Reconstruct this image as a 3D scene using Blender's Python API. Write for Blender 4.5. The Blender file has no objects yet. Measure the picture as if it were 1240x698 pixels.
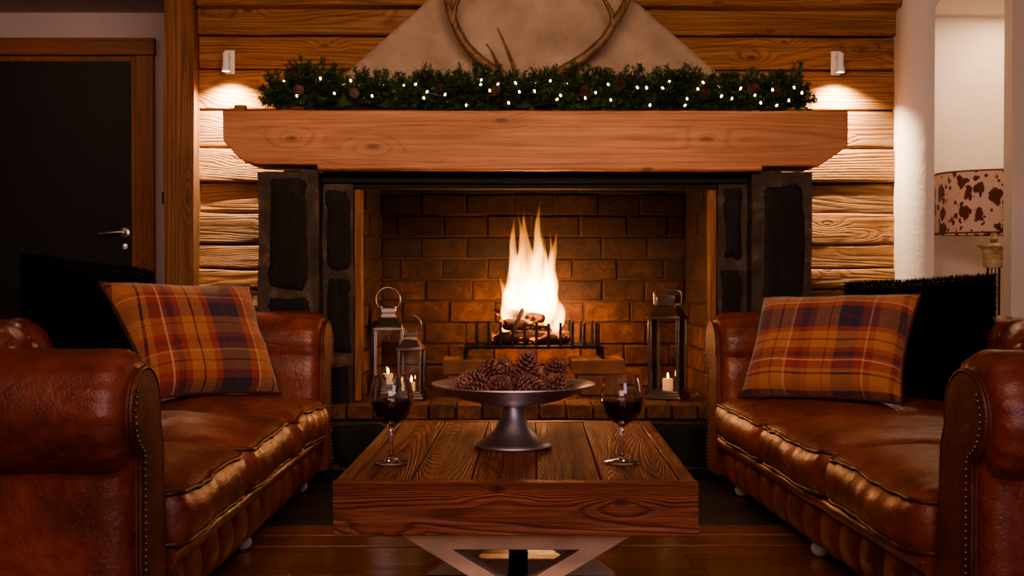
import bpy, bmesh, math, random
from mathutils import Vector, Matrix, noise
from math import sin, cos, pi, radians, sqrt, exp

random.seed(7)
SC = bpy.context.scene
COL = SC.collection

# ------------------------------------------------------------------ helpers
class MB:
    """collects faces; build() links them as ONE mesh object"""
    def __init__(s):
        s.v = []; s.f = []; s.mi = []; s.uv = {}
    def add(s, verts, faces, mi=0):
        o = len(s.v)
        s.v += [tuple(p) for p in verts]
        for f in faces:
            s.f.append(tuple(i + o for i in f)); s.mi.append(mi)
        return o
    def box(s, x0, x1, y0, y1, z0, z1, mi=0, M=None):
        vs = [Vector((x, y, z)) for z in (z0, z1) for y in (y0, y1) for x in (x0, x1)]
        if M is not None: vs = [M @ p for p in vs]
        s.add(vs, [(0, 2, 3, 1), (4, 5, 7, 6), (0, 1, 5, 4), (1, 3, 7, 5), (3, 2, 6, 7), (2, 0, 4, 6)], mi)
    def prism(s, pts, a0, a1, axis='y', mi=0):
        """polygon pts (2D) extruded along axis; pts are (x,z) for y, (y,z) for x, (x,y) for z"""
        n = len(pts)
        def P(p, a):
            return {'y': (p[0], a, p[1]), 'x': (a, p[0], p[1]), 'z': (p[0], p[1], a)}[axis]
        vs = [P(p, a0) for p in pts] + [P(p, a1) for p in pts]
        fs = [tuple(range(n)), tuple(range(2 * n - 1, n - 1, -1))]
        fs += [(i, n + i, n + (i + 1) % n, (i + 1) % n) for i in range(n)]
        s.add(vs, fs, mi)
    def lathe(s, prof, seg=32, mi=0, M=None, closed=False):
        """prof: list of (r,z)"""
        vs = []; n = len(prof)
        for k in range(seg):
            a = 2 * pi * k / seg
            for r, z in prof:
                p = Vector((r * cos(a), r * sin(a), z))
                vs.append(M @ p if M is not None else p)
        fs = []
        m = n if closed else n - 1
        for k in range(seg):
            for i in range(m):
                j = (i + 1) % n
                k2 = (k + 1) % seg
                fs.append((k * n + i, k2 * n + i, k2 * n + j, k * n + j))
        s.add(vs, fs, mi)
    def tube(s, pts, rad, seg=8, mi=0, closed=False, caps=True):
        pts = [Vector(p) for p in pts]; n = len(pts)
        rr = rad if isinstance(rad, (list, tuple)) else [rad] * n
        vs = []; up = None
        for i, p in enumerate(pts):
            if closed: t = pts[(i + 1) % n] - pts[i - 1]
            else: t = pts[min(i + 1, n - 1)] - pts[max(i - 1, 0)]
            if t.length < 1e-9: t = Vector((0, 0, 1))
            t.normalize()
            if up is None:
                up = Vector((0, 0, 1)) if abs(t.z) < .9 else Vector((1, 0, 0))
            a = t.cross(up)
            if a.length < 1e-6: a = t.cross(Vector((0, 1, 0)))
            a.normalize(); b = a.cross(t).normalized(); up = b
            for k in range(seg):
                w = 2 * pi * k / seg
                vs.append(p + a * (rr[i] * cos(w)) + b * (rr[i] * sin(w)))
        fs = []
        for i in range(n if closed else n - 1):
            j = (i + 1) % n
            for k in range(seg):
                k2 = (k + 1) % seg
                fs.append((i * seg + k, j * seg + k, j * seg + k2, i * seg + k2))
        if caps and not closed:
            fs.append(tuple(range(seg))); fs.append(tuple(range(n * seg - 1, (n - 1) * seg - 1, -1)))
        s.add(vs, fs, mi)
    def grid(s, fn, nu, nv, mi=0, closed_u=False):
        o = len(s.v)
        vs = [fn(i / (nu if closed_u else nu - 1), j / (nv - 1)) for i in range(nu) for j in range(nv)]
        fs = []
        for i in range(nu if closed_u else nu - 1):
            for j in range(nv - 1):
                i2 = (i + 1) % nu
                fs.append((i * nv + j, i2 * nv + j, i2 * nv + j + 1, i * nv + j + 1))
        s.add(vs, fs, mi)
        return o
    def ball(s, c, r, seg=10, mi=0, sz=1.0):
        n = max(4, seg // 2)
        prof = [(max(1e-4, r * sin(pi * i / n)), -r * sz * cos(pi * i / n)) for i in range(n + 1)]
        s.lathe(prof, seg, mi, Matrix.Translation(c))
    def build(s, name, mat, parent=None, smooth=40, bevel=0, seg=2, recalc=True, weld=True):
        me = bpy.data.meshes.new(name)
        me.from_pydata([tuple(p) for p in s.v], [], s.f)
        mats = mat if isinstance(mat, (list, tuple)) else [mat]
        for m in mats: me.materials.append(m)
        if len(mats) > 1:
            for p, i in zip(me.polygons, s.mi): p.material_index = i
        bm = bmesh.new(); bm.from_mesh(me)
        if weld: bmesh.ops.remove_doubles(bm, verts=bm.verts, dist=1e-5)
        if recalc: bmesh.ops.recalc_face_normals(bm, faces=bm.faces)
        bm.to_mesh(me); bm.free()
        if smooth:
            me.shade_smooth()
            if smooth < 180: me.set_sharp_from_angle(angle=radians(smooth))
        o = bpy.data.objects.new(name, me); COL.objects.link(o)
        if parent is not None: o.parent = parent
        if bevel:
            b = o.modifiers.new('bevel', 'BEVEL'); b.width = bevel; b.segments = seg
            b.limit_method = 'ANGLE'; b.angle_limit = radians(35); b.harden_normals = False
        return o

def tag(o, label, cat=None, group=None, kind=None):
    if label: o['label'] = label
    if cat: o['category'] = cat
    if group: o['group'] = group
    if kind: o['kind'] = kind
    return o
def empty(name, loc=(0, 0, 0), rot=(0, 0, 0)):
    o = bpy.data.objects.new(name, None); COL.objects.link(o)
    o.location = loc; o.rotation_euler = rot; o.empty_display_size = .1
    return o
def copy_tree(o, parent=None):
    c = o.copy(); COL.objects.link(c)
    if parent is not None: c.parent = parent
    for ch in list(o.children): copy_tree(ch, c)
    return c
def N(p, s=1.0, seed=0.0):
    return noise.noise(Vector((p[0] * s + seed * 13.7, p[1] * s - seed * 7.1, p[2] * s + seed * 3.3)))

# ------------------------------------------------------------------ materials
def srgb(r, g, b):
    f = lambda c: (c / 12.92) if c <= .04045 else ((c + .055) / 1.055) ** 2.4
    return (f(r / 255), f(g / 255), f(b / 255), 1)
class NT:
    def __init__(s, name):
        s.m = bpy.data.materials.new(name); s.m.use_nodes = True
        s.t = s.m.node_tree; s.t.nodes.clear()
        s.out = s.n('ShaderNodeOutputMaterial')
    def n(s, typ, **kw):
        x = s.t.nodes.new(typ)
        for k, v in kw.items():
            if k in x.inputs: x.inputs[k].default_value = v
            else: setattr(x, k, v)
        return x
    def l(s, a, b): s.t.links.new(a, b)
    def principled(s, **kw):
        p = s.n('ShaderNodeBsdfPrincipled')
        for k, v in kw.items(): p.inputs[k.replace('_', ' ')].default_value = v
        s.l(p.outputs[0], s.out.inputs['Surface'])
        return p
    def ramp(s, fac, stops, interp='LINEAR'):
        r = s.n('ShaderNodeValToRGB'); r.color_ramp.interpolation = interp
        e = r.color_ramp.elements
        while len(e) < len(stops): e.new(.5)
        for i, (p, c) in enumerate(stops):
            e[i].position = p
            e[i].color = c if len(c) == 4 else (*c, 1)
        s.l(fac, r.inputs[0]); return r.outputs[0]
    def math(s, op, a, b=None, c=None, clamp=False):
        x = s.n('ShaderNodeMath'); x.operation = op; x.use_clamp = clamp
        for i, v in enumerate((a, b, c)):
            if v is None: continue
            if isinstance(v, (int, float)): x.inputs[i].default_value = v
            else: s.l(v, x.inputs[i])
        return x.outputs[0]
    def mix(s, fac, a, b, mode='MIX'):
        x = s.n('ShaderNodeMix'); x.data_type = 'RGBA'; x.blend_type = mode
        if isinstance(fac, (int, float)): x.inputs[0].default_value = fac
        else: s.l(fac, x.inputs[0])
        for i, v in ((6, a), (7, b)):
            if isinstance(v, (tuple, list)): x.inputs[i].default_value = v if len(v) == 4 else (*v, 1)
            else: s.l(v, x.inputs[i])
        return x.outputs[2]
    def obj(s, scale=(1, 1, 1), rand=0.0):
        tc = s.n('ShaderNodeTexCoord'); v = tc.outputs['Object']
        if rand:
            g = s.n('ShaderNodeNewGeometry'); cb = s.n('ShaderNodeCombineXYZ')
            for i, k in enumerate((37.0, 91.0, 53.0)):
                s.l(s.math('MULTIPLY', g.outputs['Random Per Island'], k * rand), cb.inputs[i])
            a = s.n('ShaderNodeVectorMath'); a.operation = 'ADD'
            s.l(v, a.inputs[0]); s.l(cb.outputs[0], a.inputs[1]); v = a.outputs[0]
        mp = s.n('ShaderNodeMapping'); mp.inputs['Scale'].default_value = scale
        s.l(v, mp.inputs['Vector']); return mp.outputs[0]
    def noise(s, vec, scale=5, detail=4, rough=.5, dist=0):
        x = s.n('ShaderNodeTexNoise'); x.inputs['Scale'].default_value = scale
        x.inputs['Detail'].default_value = detail; x.inputs['Roughness'].default_value = rough
        x.inputs['Distortion'].default_value = dist
        s.l(vec, x.inputs['Vector']); return x.outputs[0]
    def voronoi(s, vec, scale=5, feature='F1', rnd=1.0):
        x = s.n('ShaderNodeTexVoronoi'); x.feature = feature; x.inputs['Scale'].default_value = scale
        x.inputs['Randomness'].default_value = rnd
        s.l(vec, x.inputs['Vector']); return x
    def bump(s, h, strength=.3, dist=.01, normal=None):
        b = s.n('ShaderNodeBump'); b.inputs['Strength'].default_value = strength
        b.inputs['Distance'].default_value = dist
        s.l(h, b.inputs['Height'])
        if normal is not None: s.l(normal, b.inputs['Normal'])
        return b.outputs[0]

def ax(axis, a, b):
    return {'X': (a, b, b), 'Y': (b, a, b), 'Z': (b, b, a)}[axis]

def wood(name, dark, mid, light, axis='X', scale=1.0, rough=.55, bump=.5, rand=1.0, rings=26.0, knots=.5, ringmix=.3, dist=.006, vary=.35, along=.42, flat='y', spec=.5):
    t = NT(name); p = t.principled(Roughness=rough, Specular_IOR_Level=spec)
    # long fibres, fine pores and growth lines that bend round figure in the board
    fibre = t.noise(t.obj(ax(axis, 1.6 * scale, 60 * scale), rand), 1, 7, .68, .3)
    pore = t.noise(t.obj(ax(axis, 7 * scale, 210 * scale), rand), 1, 3, .6, .2)
    big = t.noise(t.obj(ax(axis, along * scale, 3.6 * scale), rand), 1, 1.6, .4, .25)
    sx = t.n('ShaderNodeSeparateXYZ'); t.l(t.obj(ax(axis, 2.1 * scale, 5.2 * scale), rand), sx.inputs[0])
    cb = t.n('ShaderNodeCombineXYZ'); ij = [i for i in range(3) if i != 'xyz'.index(flat)]
    t.l(sx.outputs[ij[0]], cb.inputs[0]); t.l(sx.outputs[ij[1]], cb.inputs[1])
    vo = t.voronoi(cb.outputs[0], 1.0); vo.voronoi_dimensions = '2D'
    big = t.math('ADD', big, t.ramp(vo.outputs['Distance'], [(0, (3.0 / rings,) * 3), (.10, (1.5 / rings,) * 3), (.26, (0, 0, 0))]))
    wob = t.math('MULTIPLY_ADD', fibre, .55 / rings, big)
    s01 = t.math('MULTIPLY_ADD', t.math('SINE', t.math('MULTIPLY', wob, rings * 6.28)), .5, .5)
    late = t.math('POWER', s01, 3.0)
    val = t.math('ADD', t.math('ADD', t.math('MULTIPLY', fibre, .72), t.math('MULTIPLY', pore, .28)), t.math('MULTIPLY', late, -ringmix * .34))
    val = t.math('ADD', val, ringmix * .12)
    colr = t.ramp(val, [(.24, dark), (.47, mid), (.68, light)])
    if vary:
        g = t.n('ShaderNodeNewGeometry')
        tone = t.ramp(g.outputs['Random Per Island'], [(0, (1 - vary,) * 3), (1, (1 + vary * .5, 1 + vary * .45, 1 + vary * .35))])
        colr = t.mix(1.0, colr, tone, 'MULTIPLY')
    blot = t.ramp(t.noise(t.obj(ax(axis, .7, 2.2), rand), 1.6, 4, .55), [(.3, (.70, .67, .64)), (.7, (1.14, 1.12, 1.08))])
    colr = t.mix(1.0, colr, blot, 'MULTIPLY')
    hgt = t.math('ADD', t.math('MULTIPLY', fibre, 1.0), t.math('MULTIPLY', late, -ringmix))
    if knots:
        k = t.ramp(t.math('MULTIPLY_ADD', fibre, .06, vo.outputs['Distance']), [(.0, (1, 1, 1)), (.06, (.8, .8, .8)), (.09, (0, 0, 0))])
        colr = t.mix(t.math('MULTIPLY', k, min(1, knots * 1.5)), colr, (dark[0] * .35, dark[1] * .3, dark[2] * .3, 1))
        ck = t.noise(t.obj(ax(axis, .8 * scale, 22 * scale), rand), 1, 3, .5, .7)
        ckm = t.ramp(ck, [(.0, (1, 1, 1)), (.29, (1, 1, 1)), (.325, (0, 0, 0))])
        colr = t.mix(t.math('MULTIPLY', ckm, min(1, knots * 1.4)), colr, (dark[0] * .22, dark[1] * .2, dark[2] * .18, 1))
        hgt = t.math('SUBTRACT', hgt, t.math('MULTIPLY', ckm, .9))
    t.l(colr, p.inputs['Base Color'])
    t.l(t.bump(hgt, bump, dist), p.inputs['Normal'])
    t.l(t.math('MULTIPLY_ADD', fibre, -.25, rough + .12), p.inputs['Roughness'])
    return t.m

def simple(name, color, rough=.5, metal=0.0, bump=0, bscale=60, var=.0, vscale=4, **kw):
    t = NT(name); p = t.principled(Roughness=rough, Metallic=metal, **kw)
    p.inputs['Base Color'].default_value = color if len(color) == 4 else (*color, 1)
    v = t.obj()
    if var:
        c = color[:3]
        t.l(t.ramp(t.noise(v, vscale, 5), [(.3, tuple(x * (1 - var) for x in c)), (.7, tuple(min(1, x * (1 + var)) for x in c))]), p.inputs['Base Color'])
    if bump:
        t.l(t.bump(t.noise(v, bscale, 4), bump, .004), p.inputs['Normal'])
    return t.m

def plaster(name, color, bump=.25, scale=9):
    t = NT(name); p = t.principled(Roughness=.85)
    v = t.obj()
    c = color
    t.l(t.ramp(t.noise(v, 2.2, 4), [(.3, tuple(x * .88 for x in c[:3])), (.7, c[:3])]), p.inputs['Base Color'])
    h = t.math('ADD', t.noise(v, scale, 5), t.math('MULTIPLY', t.noise(v, scale * 6, 3), .4))
    t.l(t.bump(h, bump, .012), p.inputs['Normal'])
    return t.m

def leather(name, c_dark, c_mid, c_light, rough=.36):
    t = NT(name); p = t.principled(Roughness=rough, Coat_Weight=.05, Coat_Roughness=.3)
    v = t.obj()
    n1 = t.noise(v, 4.5, 6, .6, .5)
    n2 = t.noise(v, 38, 4, .6)
    val = t.math('ADD', t.math('MULTIPLY', n1, .75), t.math('MULTIPLY', n2, .25))
    t.l(t.ramp(val, [(.33, c_dark), (.5, c_mid), (.68, c_light)]), p.inputs['Base Color'])
    cell = t.voronoi(v, 190).outputs['Distance']
    wr = t.noise(v, 11, 5, .65, 1.2)
    wr2 = t.noise(v, 30, 3, .6, 2.0)
    h = t.math('ADD', t.math('ADD', t.math('MULTIPLY', cell, .10), t.math('MULTIPLY', wr, 1.0)), t.math('MULTIPLY', wr2, .25))
    t.l(t.bump(h, .38, .012), p.inputs['Normal'])
    t.l(t.math('MULTIPLY_ADD', n2, .25, rough - .1), p.inputs['Roughness'])
    return t.m

def plaid(name, swap=False):
    t = NT(name); p = t.principled(Roughness=.95, Sheen_Weight=.25)
    tc = t.n('ShaderNodeTexCoord'); sp = t.n('ShaderNodeSeparateXYZ'); t.l(tc.outputs['UV'], sp.inputs[0])
    navy = srgb(48, 42, 62); red = srgb(142, 62, 48); och = srgb(170, 112, 68); dk = srgb(66, 30, 34); pale = srgb(196, 160, 128); plum = srgb(94, 40, 48)
    A = [(0, dk), (.05, och), (.155, dk), (.17, och), (.2, red), (.27, pale), (.282, red), (.305, plum), (.35, red), (.39, och), (.46, dk), (.472, och), (.54, red), (.585, navy), (.67, plum), (.685, navy), (.78, red), (.83, pale), (.842, och), (.93, dk), (.945, och)]
    B = [(0, navy), (.09, red), (.15, och), (.215, dk), (.23, och), (.30, pale), (.315, red), (.36, plum), (.41, red), (.45, och), (.54, dk), (.55, och), (.60, navy), (.65, plum), (.665, navy), (.73, red), (.78, pale), (.79, red), (.83, och), (.93, plum), (.96, och)]
    a = t.ramp(sp.outputs[1 if swap else 0], A, 'CONSTANT'); b = t.ramp(sp.outputs[0 if swap else 1], B, 'CONSTANT')
    # twill: alternate warp and weft threads on fine diagonals
    d = t.math('SINE', t.math('MULTIPLY', t.math('ADD', sp.outputs[0], sp.outputs[1]), 620.0))
    col = t.mix(t.math('MULTIPLY_ADD', d, .2, .36), a, b)
    nz = t.ramp(t.noise(t.obj(), 260, 2), [(.3, (.68, .66, .66)), (.7, (1.05, 1.02, 1.02))])
    t.l(t.mix(1.0, col, nz, 'MULTIPLY'), p.inputs['Base Color'])
    t.l(t.bump(t.noise(t.obj(), 220, 2), .35, .003), p.inputs['Normal'])
    return t.m

def glass(name, tint=(1, 1, 1), rough=.02):
    t = NT(name)
    tr = t.n('ShaderNodeBsdfTransparent'); tr.inputs[0].default_value = (*tint, 1)
    gl = t.n('ShaderNodeBsdfGlossy'); gl.inputs['Roughness'].default_value = rough
    fr = t.n('ShaderNodeFresnel'); fr.inputs[0].default_value = 1.5
    mx = t.n('ShaderNodeMixShader'); t.l(fr.outputs[0], mx.inputs[0]); t.l(tr.outputs[0], mx.inputs[1]); t.l(gl.outputs[0], mx.inputs[2])
    t.l(mx.outputs[0], t.out.inputs['Surface'])
    return t.m

def emit(name, color, strength):
    t = NT(name); e = t.n('ShaderNodeEmission'); e.inputs[0].default_value = (*color, 1); e.inputs[1].default_value = strength
    t.l(e.outputs[0], t.out.inputs['Surface']); return t.m

M = {}
M['clad'] = wood('reclaimed_cladding', srgb(76, 48, 25)[:3], srgb(134, 92, 53)[:3], srgb(168, 126, 82)[:3], 'X', 1.0, .70, .8, 1.0, 60, .45, .36, .008, .38, .26)
M['beam'] = wood('mantel_timber', srgb(118, 76, 50)[:3], srgb(172, 116, 80)[:3], srgb(194, 142, 104)[:3], 'X', .85, .62, .5, 0.0, 40, .5, .26, .005, 0, .16)
M['post'] = wood('post_timber', srgb(70, 44, 24)[:3], srgb(116, 76, 44)[:3], srgb(144, 100, 62)[:3], 'Z', .9, .68, .7, 0.0, 30, .35, .3, .008, 0, .2)
M['frame'] = wood('door_frame_pine', srgb(96, 58, 30)[:3], srgb(132, 82, 44)[:3], srgb(152, 102, 60)[:3], 'Z', 1, .55, .25, 1.0, 24, .25, .2, .004, .2, .2)
M['framex'] = wood('door_head_pine', srgb(96, 58, 30)[:3], srgb(132, 82, 44)[:3], srgb(152, 102, 60)[:3], 'X', 1, .55, .25, 1.0, 24, .25, .2, .004, .2, .2)
M['table'] = wood('table_timber', srgb(56, 26, 18)[:3], srgb(116, 64, 46)[:3], srgb(158, 102, 78)[:3], 'Y', 1.1, .58, .8, 1.0, 130, .5, .42, .004, .25, .26, 'z', .35)
M['tablex'] = wood('table_apron_timber', srgb(54, 25, 14)[:3], srgb(112, 60, 36)[:3], srgb(152, 92, 60)[:3], 'X', 1.15, .55, .9, 0.0, 110, .55, .40, .005, 0, .12, 'y', .4)
M['tabley'] = wood('table_side_timber', srgb(54, 25, 14)[:3], srgb(112, 60, 36)[:3], srgb(152, 92, 60)[:3], 'Y', 1.15, .55, .9, 0.0, 110, .55, .40, .005, 0, .12, 'x', .4)
M['floorw'] = wood('oak_floor', srgb(84, 52, 26)[:3], srgb(122, 76, 38)[:3], srgb(142, 94, 50)[:3], 'X', .8, .24, .05, 1.0, 24, .2, .15, .002, .14, .25, 'z')
M['log'] = wood('charred_wood', srgb(26, 14, 10)[:3], srgb(70, 38, 24)[:3], srgb(120, 74, 46)[:3], 'X', 2, .8, .9, 0.0, 5, 0, .3, .01, 0)
M['plaster'] = plaster('white_plaster', (.66, .6, .55))
M['mauve'] = plaster('hall_plaster', (.50, .42, .41))
M['ceil'] = plaster('ceiling_plaster', (.5, .45, .43))
M['door'] = simple('dark_door_paint', (.008, .006, .0055), .6, bump=.1, bscale=20, var=.3)
M['chrome'] = simple('brushed_steel', (.62, .58, .55), .28, 1.0)
M['nickel'] = simple('aged_nickel', (.30, .26, .23), .32, 1.0, bump=.1, bscale=30, var=.2)
M['iron'] = simple('black_iron', (.018, .015, .014), .6, .6, bump=.4, bscale=80)
M['soot'] = simple('soot_black', (.012, .010, .009), .9, bump=.5, bscale=30)
M['pewter'] = simple('pewter', (.52, .50, .53), .44, 1.0, bump=.12, bscale=18, var=.2, vscale=9)
M['steel'] = simple('table_base_steel', (.62, .44, .31), .5, .2, bump=.1, bscale=50, var=.15, vscale=12)
M['black'] = simple('black_metal', (.008, .008, .009), .5)
M['white'] = simple('white_enamel', (.75, .72, .70), .4)
M['leather'] = leather('brown_leather', srgb(74, 36, 27)[:3], srgb(112, 54, 39)[:3], srgb(136, 73, 54)[:3])
M['leather2'] = leather('cushion_leather', srgb(80, 40, 30)[:3], srgb(114, 60, 45)[:3], srgb(142, 82, 63)[:3], .38)
M['piping'] = leather('piping_leather', srgb(50, 26, 17)[:3], srgb(80, 42, 28)[:3], srgb(110, 64, 44)[:3], .4)
M['leather3'] = leather('panel_leather', srgb(66, 30, 23)[:3], srgb(94, 43, 32)[:3], srgb(112, 56, 42)[:3], .6)
M['nail'] = simple('antique_brass_nail', (.22, .17, .12), .42, 1.0)
M['plaidL'] = plaid('tartan_wool'); M['plaidR'] = plaid('tartan_wool_turned', True)
M['plpipe'] = simple('tartan_edge', srgb(78, 36, 34)[:3], .9, var=.4, vscale=40)
M['fur'] = simple('black_fur', (.004, .0036, .0036), .95, Specular_IOR_Level=.15)
M['glass'] = glass('clear_glass')
M['footglass'] = simple('frosted_glass_foot', (.62, .6, .6), .25)
M['wine'] = simple('red_wine', (.016, .002, .003), .06)
M['cone'] = simple('pine_cone_scale', srgb(132, 90, 80)[:3], .6, var=.55, vscale=40, bump=.2)
M['cone2'] = simple('garland_cone_scale', srgb(74, 46, 34)[:3], .7, var=.5, vscale=40, bump=.2)
M['needle'] = simple('fir_needle', srgb(46, 68, 32)[:3], .5, var=.6, vscale=9)
M['twig'] = simple('twig', srgb(58, 40, 24)[:3], .8)
M['bulb'] = emit('fairy_bulb', (1, .68, .28), 13)
M['wire'] = simple('green_wire', (.01, .025, .01), .5)
M['antler'] = None
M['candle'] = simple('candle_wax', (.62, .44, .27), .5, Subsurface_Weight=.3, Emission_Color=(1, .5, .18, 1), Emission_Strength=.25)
M['cflame'] = emit('candle_flame', (1, .58, .22), 26)
M['lens'] = emit('spot_lens', (1, .82, .6), 30)

def mat_antler():
    t = NT('antler'); p = t.principled(Roughness=.5)
    v = t.obj()
    a = t.noise(t.obj((1, 1, 1)), 24, 5, .6, 1)
    t.l(t.ramp(a, [(.3, srgb(58, 38, 22)[:3]), (.6, srgb(120, 88, 56)[:3]), (.8, srgb(160, 128, 90)[:3])]), p.inputs['Base Color'])
    t.l(t.bump(a, .5, .01), p.inputs['Normal']); return t.m
M['antler'] = mat_antler()

def mat_stone_mortar():
    t = NT('smeared_mortar'); p = t.principled(Roughness=.8)
    v = t.obj()
    a = t.noise(v, 9, 6, .6, .8)
    t.l(t.ramp(a, [(.3, srgb(36, 28, 22)[:3]), (.55, srgb(64, 52, 41)[:3]), (.75, srgb(98, 82, 66)[:3])]), p.inputs['Base Color'])
    t.l(t.bump(a, .7, .02), p.inputs['Normal']); return t.m
def mat_slate():
    t = NT('dark_slate'); p = t.principled(Roughness=.7, Specular_IOR_Level=.25)
    v = t.obj((3, 3, 1))
    a = t.noise(v, 6, 6, .62, .6)
    col = t.ramp(a, [(.3, srgb(14, 12, 11)[:3]), (.6, srgb(27, 23, 21)[:3]), (.8, srgb(48, 40, 34)[:3])])
    sc = t.noise(t.obj((2, 2, .7)), 3.0, 2, .5, 3)
    vein = t.ramp(sc, [(.49, (0, 0, 0)), (.5, (1, 1, 1)), (.51, (0, 0, 0))])
    col = t.mix(t.math('MULTIPLY', vein, .06), col, srgb(110, 92, 78))
    t.l(col, p.inputs['Base Color'])
    t.l(t.bump(a, .6, .012), p.inputs['Normal']); return t.m
M['mortar'] = mat_stone_mortar(); M['slate'] = mat_slate()
def mat_slatefloor():
    t = NT('hearth_slate'); p = t.principled(Roughness=.45)
    a = t.noise(t.obj(), 7, 6, .6, .5)
    t.l(t.ramp(a, [(.3, srgb(24, 23, 26)[:3]), (.6, srgb(46, 43, 45)[:3]), (.8, srgb(74, 66, 62)[:3])]), p.inputs['Base Color'])
    t.l(t.bump(a, .5, .012), p.inputs['Normal']); return t.m
M['slatefloor'] = mat_slatefloor()
def mat_brick():
    t = NT('sooty_firebrick'); p = t.principled(Roughness=.85)
    g = t.n('ShaderNodeNewGeometry')
    a = t.noise(t.obj((1, 1, 1), 1.0), 14, 6, .65, .6)
    col = t.ramp(a, [(.25, srgb(58, 36, 24)[:3]), (.5, srgb(122, 80, 52)[:3]), (.78, srgb(172, 124, 84)[:3])])
    tone = t.ramp(g.outputs['Random Per Island'], [(0, (.5, .48, .46)), (.5, (.85, .8, .78)), (1, (1.15, 1.1, 1.0))])
    col = t.mix(1.0, col, tone, 'MULTIPLY')
    tc = t.n('ShaderNodeTexCoord'); sp = t.n('ShaderNodeSeparateXYZ'); t.l(tc.outputs['Object'], sp.inputs[0])
    soot = t.math('ADD', sp.outputs[2], t.math('MULTIPLY_ADD', t.noise(t.obj(), 3.5, 4, .6), .7, -.35))
    sm = t.ramp(soot, [(.3, (.75, .72, .7)), (.7, (.30, .27, .25)), (.95, (.10, .09, .09))])
    t.l(t.mix(1.0, col, sm, 'MULTIPLY'), p.inputs['Base Color'])
    t.l(t.bump(a, .8, .012), p.inputs['Normal']); return t.m
M['brick'] = mat_brick()
M['brickmortar'] = simple('soot_mortar', srgb(58, 40, 28)[:3], .9, bump=.6, bscale=40, var=.3)
def mat_hood():
    t = NT('rough_render'); p = t.principled(Roughness=.9)
    v = t.obj()
    a = t.math('ADD', t.noise(v, 16, 7, .7, .4), t.math('MULTIPLY', t.noise(v, 60, 4, .7, 1.5), .5))
    t.l(t.ramp(t.noise(v, 5, 6, .6), [(.3, srgb(150, 130, 110)[:3]), (.7, srgb(186, 164, 142)[:3])]), p.inputs['Base Color'])
    t.l(t.bump(a, .9, .014), p.inputs['Normal']); return t.m
M['hood'] = mat_hood()
def mat_cowhide():
    t = NT('spotted_cowhide'); p = t.principled(Roughness=.8, Sheen_Weight=.2)
    nz = t.n('ShaderNodeTexNoise'); nz.inputs['Scale'].default_value = 22; nz.inputs['Detail'].default_value = 3
    v0 = t.obj((1, 1, .8)); t.l(v0, nz.inputs['Vector'])
    a = t.n('ShaderNodeVectorMath'); a.operation = 'MULTIPLY_ADD'; a.inputs[1].default_value = (.05, .05, .05)
    t.l(nz.outputs['Color'], a.inputs[0]); t.l(v0, a.inputs[2])
    masks = []
    for sc, k in ((17, .62), (36, .5)):
        vo = t.voronoi(a.outputs[0], sc); sp = t.n('ShaderNodeSeparateXYZ'); t.l(vo.outputs['Color'], sp.inputs[0])
        masks.append(t.math('SUBTRACT', t.math('MULTIPLY', sp.outputs[0], k), vo.outputs['Distance']))
    m = t.math('MAXIMUM', masks[0], masks[1])
    t.l(t.ramp(m, [(0, srgb(196, 170, 156)[:3]), (.02, srgb(190, 160, 146)[:3]), (.07, srgb(88, 46, 34)[:3]), (1, srgb(66, 32, 22)[:3])]), p.inputs['Base Color'])
    return t.m
M['cowhide'] = mat_cowhide()
M['trimband'] = simple('shade_edge_band', srgb(92, 48, 32)[:3], .7)
M['lampbase'] = simple('distressed_lamp_plaster', srgb(176, 158, 132)[:3], .6, var=.3, vscale=30, bump=.3)
M['block'] = simple('grate_stone', srgb(120, 82, 54)[:3], .85, bump=.5, bscale=30, var=.3, vscale=8)

# ------------------------------------------------------------------ setting
YW = 5.55
def structure(o, label=None, cat=None):
    o['kind'] = 'structure'
    if label: o['label'] = label
    if cat: o['category'] = cat
    return o

# floor: boards running across the room
b = MB(); y = -1.6; r = random.Random(3)
while y < 3.80:
    w = .19; x = -3.3 - r.uniform(0, 1.5)
    y1 = min(y + w, 3.80)
    while x < 3.0:
        L = r.uniform(1.6, 2.6)
        x0, x1 = max(x, -3.3), min(x + L, 3.0)
        if x1 > x0: b.box(x0 + .0008, x1 - .0008, y + .0008, y1 - .0008, -.02, 0)
        x += L
    y += w
structure(b.build('floor', M['floorw'], smooth=0, bevel=.0012, seg=1, weld=False), 'varnished oak board floor in front of the stone hearth', 'floor')
b = MB(); b.box(-3.3, 3.0, 3.803, 3.94, -.02, .004); b.box(-3.3, 3.0, 3.945, 4.08, -.02, .008)
structure(b.build('trim_1', M['floorw'], smooth=0, bevel=.002, weld=False), 'double wooden edging board between oak floor and slate hearth', 'trim')
b = MB(); r = random.Random(5)
for (ya, yb) in ((4.085, 4.62), (4.626, 5.62)):
    x = -3.3
    while x < 3.0:
        L = r.uniform(.7, 1.1); b.box(x + .003, min(x + L, 3.0) - .003, ya, yb, -.02, .008 + r.uniform(-.001, .001)); x += L
structure(b.build('hearth_floor', M['slatefloor'], smooth=0, bevel=.003, weld=False), 'dark slate slabs laid as a floor hearth before the fireplace', 'hearth')
b = MB(); b.box(-3.3, 3.0, 5.62, 6.5, -.02, 0)
structure(b.build('floor', M['floorw'], smooth=0), 'oak boards in the passage by the dark door', 'floor')

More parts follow.
